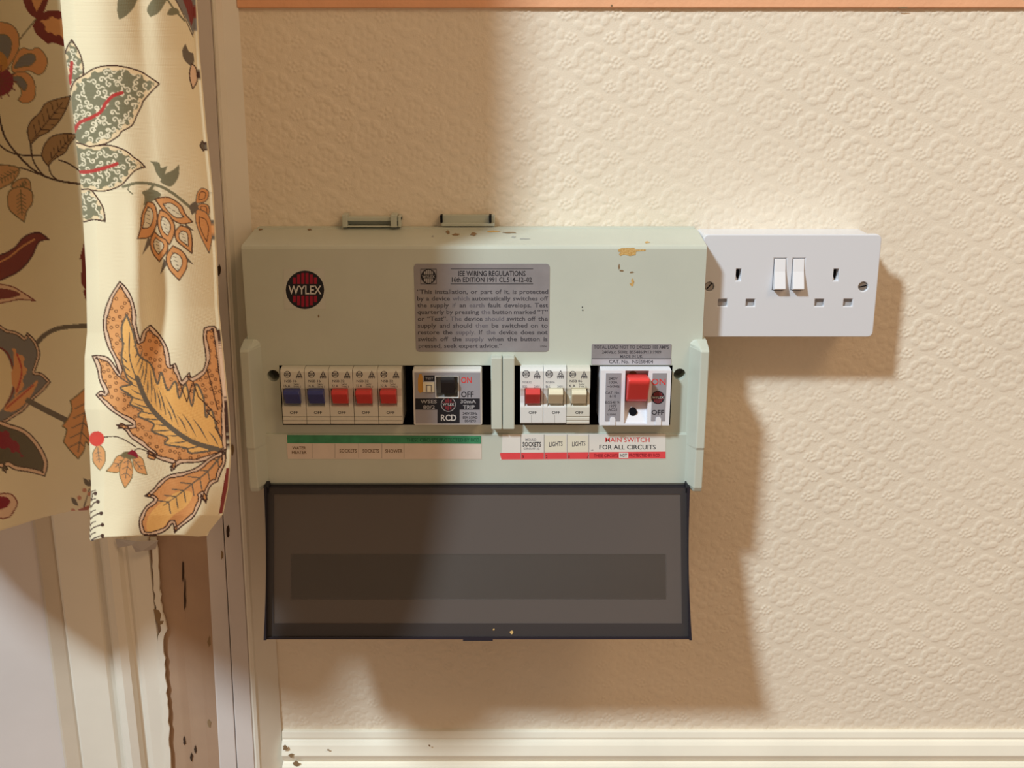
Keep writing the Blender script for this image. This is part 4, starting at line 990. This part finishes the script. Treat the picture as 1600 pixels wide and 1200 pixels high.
    q = Q([(142, 600), (130, 610), (118, 620), (110, 626, 1), (112, 640), (106, 654), (97, 666, 1), (104, 672), (99, 690, 1), (108, 702), (122, 717, 1), (131, 704), (134, 690), (142, 690)], ORG_, out=OLV2, w=2); veined(cv, q, (138, 614), (122, 706), GREYV, 6, 1.6)
    q = Q([(-10, 662), (18, 664), (42, 674), (62, 696), (74, 722), (70, 744, 1), (48, 738), (24, 734), (12, 728), (9, 739, 1), (2, 730), (-10, 728)], PINK); iq = inset(q, 6); cv.fill(iq, lin((98, 88, 66))); cv.stroke(iq, 1.4, OUT, closed=True)
    cv.fill(serr(sp([(-10, 674), (8, 674), (24, 690), (36, 712), (22, 706), (8, 700), (-10, 694)]), 2.0, 3), CRIM)
    Q([(-10, 776), (8, 771), (20, 774), (27, 786), (22, 798), (14, 808), (2, 810), (-10, 806)], PINK, out=DRED, w=2); cv.fill(sp([(-10, 778), (8, 776), (16, 784), (8, 794), (-10, 796)]), CRIM)
    cv.stroke(sp([(128, 802), (134, 784), (140, 764)], 6, False), 2, OUT)
    for x, y in ((116, 784), (135, 754), (143, 756)): cv.fill(sp([(x - 5, y - 7, 1), (x + 2, y - 4), (x + 6, y + 6), (x - 2, y + 3)]), GREYV)
    for x, y in ((124, 778), (132, 766), (114, 798), (140, 772)): cv.dot(x, y, 3.5, lin((206, 140, 110)))
    cv.stroke(sp([(100, 808), (120, 800), (145, 790)], 5, False), 5, lin((176, 92, 72)))

def cloth_mat():
    m = bpy.data.materials.new('printed_cotton'); m.use_nodes = True; nt = m.node_tree; b = nt.nodes['Principled BSDF']
    at = nt.nodes.new('ShaderNodeAttribute'); at.attribute_name = 'print'; nt.links.new(at.outputs['Color'], b.inputs['Base Color'])
    b.inputs['Roughness'].default_value = .55; b.inputs['Sheen Weight'].default_value = .1; b.inputs['Specular IOR Level'].default_value = .35
    tc = nt.nodes.new('ShaderNodeTexCoord')
    w1 = nt.nodes.new('ShaderNodeTexWave'); w1.inputs['Scale'].default_value = 420; w1.bands_direction = 'X'
    w2 = nt.nodes.new('ShaderNodeTexWave'); w2.inputs['Scale'].default_value = 420; w2.bands_direction = 'Z'
    for w in (w1, w2): nt.links.new(tc.outputs['Object'], w.inputs['Vector'])
    mx = nt.nodes.new('ShaderNodeMath'); mx.operation = 'ADD'; nt.links.new(w1.outputs['Fac'], mx.inputs[0]); nt.links.new(w2.outputs['Fac'], mx.inputs[1])
    bp = nt.nodes.new('ShaderNodeBump'); bp.inputs['Strength'].default_value = .12; bp.inputs['Distance'].default_value = .0004
    nt.links.new(mx.outputs[0], bp.inputs['Height']); nt.links.new(bp.outputs['Normal'], b.inputs['Normal']); return m
M_CLOTH = cloth_mat()
def cloth(name, cv, L_, R_, B_, depth, parent, nu, top=-70, ztop=1.6, label=None, dy=1.25, curl=.004):
    """L_/R_ = left and right edge as (row, column) lists, B_ = bottom row across, depth(u, py) = Y"""
    us = np.linspace(0, 1, nu); nv = int((850 - top) / dy)
    ts = np.linspace(0, 1, nv)
    U, T = np.meshgrid(us, ts, indexing='ij')
    # bottom row depends on the column; iterate once because the edges depend on the row
    bx = np.interp(us, [0, 1], [L_[-1][1], R_[-1][1]])
    bot = np.interp(bx, [b[0] for b in B_], [b[1] for b in B_])
    PY = top + (bot[:, None] - top) * T
    XL = np.interp(PY, [a[0] for a in L_], [a[1] for a in L_]); XR = np.interp(PY, [a[0] for a in R_], [a[1] for a in R_])
    PX = XL + (XR - XL) * U
    Yd = depth(U, PY)
    v = (600 - PY) / F; t = (Yd + D) / (CT + v * ST)
    Xw = (PX - 800) / F * t; Zw = CZ + t * (-ST + v * CT)
    col = cv.sample(PX.ravel(), PY.ravel()).reshape(nu, nv, 3)
    # cloth goes on above, straight up
    ne = 26; e = np.linspace(1, 0, ne + 1)[:-1]
    z0 = Zw[:, :1]; Ze = z0 + (ztop - z0) * e[None, :] ** 1.0
    Xe = Xw[:, :1] + 0 * Ze; Ye = Yd[:, :1] + 0 * Ze; ce = np.repeat(col[:, :1], ne, 1); ce[:] = CREAM
    Xw = np.concatenate([Xe, Xw], 1); Yd = np.concatenate([Ye, Yd], 1); Zw = np.concatenate([Ze, Zw], 1); col = np.concatenate([ce, col], 1)
    # hem turned back at both sides and the bottom
    def ext(i, sx):
        k = 5; o = []; c_ = curl
        for j in range(1, k + 1):
            a = math.pi * j / k; o.append((Xw[i] + sx * .002 * math.sin(a), Yd[i] + curl * .5 * (1 - math.cos(a)), Zw[i], col[i]))
        o.append((Xw[i] - sx * .012, Yd[i] + curl * 1.0, Zw[i], col[i])); return [(q[0], q[1], q[2], q[3] * 0 + CREAM) if n > 0 and sx > 0 else q for n, q in enumerate(o)]
    Ls = ext(0, -1)[::-1]; curl = min(curl, .003); Rs = ext(-1, 1)
    Xw = np.concatenate([[q[0] for q in Ls], Xw, [q[0] for q in Rs]]); Yd = np.concatenate([[q[1] for q in Ls], Yd, [q[1] for q in Rs]])
    Zw = np.concatenate([[q[2] for q in Ls], Zw, [q[2] for q in Rs]]); col = np.concatenate([[q[3] for q in Ls], col, [q[3] for q in Rs]])
    k = 5; XX, YY, ZZ, CC = [Xw], [Yd], [Zw], [col]
    for j in list(range(1, k + 1)) + [9]:
        a = math.pi * min(j, k) / k
        XX.append(Xw[:, -1:]); YY.append(Yd[:, -1:] + .0025 * (1 - math.cos(a))); ZZ.append(Zw[:, -1:] - .0015 * math.sin(a) + (.02 if j == 9 else 0)); CC.append(col[:, -1:])
    Xw, Yd, Zw, col = [np.concatenate(q, 1) for q in (XX, YY, ZZ, CC)]
    n, m = Xw.shape
    co = np.stack([Xw, Yd, Zw], -1).reshape(-1, 3); idx = np.arange(n * m).reshape(n, m)
    q = np.stack([idx[:-1, :-1], idx[:-1, 1:], idx[1:, 1:], idx[1:, :-1]], -1).reshape(-1, 4)
    me = grid_mesh(name, co, q)
    ca = me.color_attributes.new('print', 'FLOAT_COLOR', 'POINT')
    rgba = np.ones((n * m, 4), 'f'); rgba[:, :3] = col.reshape(-1, 3); ca.data.foreach_set('color', rgba.ravel())
    return link_mesh(name, me, M_CLOTH, parent, smooth=True, label=label)
cur = root('curtain', (-.28, -.2, .42), 'cream curtain printed with red, orange and olive leaves hanging left of the fuse board', 'curtain')
cf = Canvas(80, 372, -80, 860, CREAM); draw_front(cf)
def g(x, c, w): return np.exp(-((x - c) / w) ** 2)
def d_front(U, PY):
    t = np.clip((PY + 70) / 910, 0, 1)
    Y = -.253 + .008 * t
    Y = Y - .012 * g(U, .28, .30) + .012 * g(U, 0, .07) * 0
    Y += .020 * np.clip((U - .62) / .38, 0, 1) ** 1.6 * (1 - .4 * t)          # rolls away to the right
    Y += .012 * np.clip((.10 - U) / .10, 0, 1) ** 1.5                           # and at the free edge
    Y += .0055 * g(U, .55, .13) * g(PY, 470, 110) - .004 * g(U, .42, .09) * g(PY, 420, 130)
    Y += .005 * g(U, .05, .12) * g(PY, 560, 60) - .003 * g(U, .22, .10) * g(PY, 620, 80)
    Y += .003 * g(U, .62, .08) * np.clip((250 - PY) / 300, 0, 1)
    Y -= .003 * g(U, .85, .1) * g(PY, 820, 50)
    return Y
cloth('front_fold', cf, [(-70, 92), (0, 95), (70, 101), (150, 112), (300, 128), (420, 135), (520, 137), (560, 133), (640, 133), (680, 140), (760, 143), (845, 141)],
      [(-70, 297), (0, 301), (80, 305), (200, 316), (300, 327), (400, 333), (480, 336), (560, 344), (640, 352), (710, 355.5), (760, 352), (805, 343), (836, 318), (845, 308)],
      [(141, 844), (160, 839), (220, 836), (270, 835), (300, 837), (312, 836), (343, 806)], d_front, cur, 176, dy=1.2, curl=.024)
cr = Canvas(-30, 320, -80, 860, CREAM); draw_rear(cr)
def d_rear(U, PY):
    t = np.clip((PY + 70) / 910, 0, 1)
    w = np.clip((U - .55) / .35, 0, 1); w = w * w * (3 - 2 * w)
    Y = -.150 + .010 * t - .014 * np.sin(U * 9.5 + .6) * (1 - w) - .058 * w
    return Y
cloth('rear_fold', cr, [(-70, -560), (600, -470), (740, -330), (864, -150)], [(-70, 286), (0, 290), (80, 293), (300, 308), (845, 312)],
      [(-150, 862), (-80, 850), (0, 836), (60, 820), (100, 808), (145, 797), (312, 788)], d_rear, cur, 500, dy=1.6)
def unseen_shade_fold():  # extra cloth added out of view to throw shade on the rear fold
    nu, nv = 60, 60
    u, v = np.meshgrid(np.linspace(0, 1, nu), np.linspace(0, 1, nv), indexing='ij')
    zb = np.interp(u, [0, .12, .36, 1], [.74, .67, .575, .55])
    x = -.66 + (.345 + .010 * v ** .5) * u; z = zb + (1.6 - zb) * v; y = -.265 - .028 * np.sin(u * 10) + .10 * np.clip(.12 - u, 0, 1)
    col = cr.sample((u * 200).ravel(), (820 - v * 880).ravel())
    co = np.stack([x, y, z], -1).reshape(-1, 3); idx = np.arange(nu * nv).reshape(nu, nv)
    q = np.stack([idx[:-1, :-1], idx[1:, :-1], idx[1:, 1:], idx[:-1, 1:]], -1).reshape(-1, 4)
    me = grid_mesh('unseen_shade_fold', co, q); ca = me.color_attributes.new('print', 'FLOAT_COLOR', 'POINT')
    rgba = np.ones((nu * nv, 4), 'f'); rgba[:, :3] = col; ca.data.foreach_set('color', rgba.ravel())
    o = link_mesh('unseen_shade_fold', me, M_CLOTH, cur, smooth=True); m = o.modifiers.new('t', 'SOLIDIFY'); m.thickness = .001
unseen_shade_fold()
pole = root('curtain_pole', (-.4, -.19, 1.606), 'brass curtain pole above the floral curtain', 'pole')
bm = bmesh.new(); prism_x(bm, [(-.19 + .012 * math.cos(a), 1.618 + .012 * math.sin(a)) for a in [2 * math.pi * k / 16 for k in range(16)]], -1.2, .0); obj('rod', bm, M_BRASS, pole)
bm = bmesh.new(); box(bm, -.10, -.08, -.20, 0, 1.605, 1.625); box(bm, -.11, -.07, -.006, 0, 1.605, 1.66); obj('bracket', bm, M_BRASS, pole)
bm = bmesh.new(); box(bm, -1.12, -1.10, -.20, 0, 1.605, 1.625); box(bm, -1.13, -1.09, -.006, 0, 1.605, 1.66); obj('bracket', bm, M_BRASS, pole)
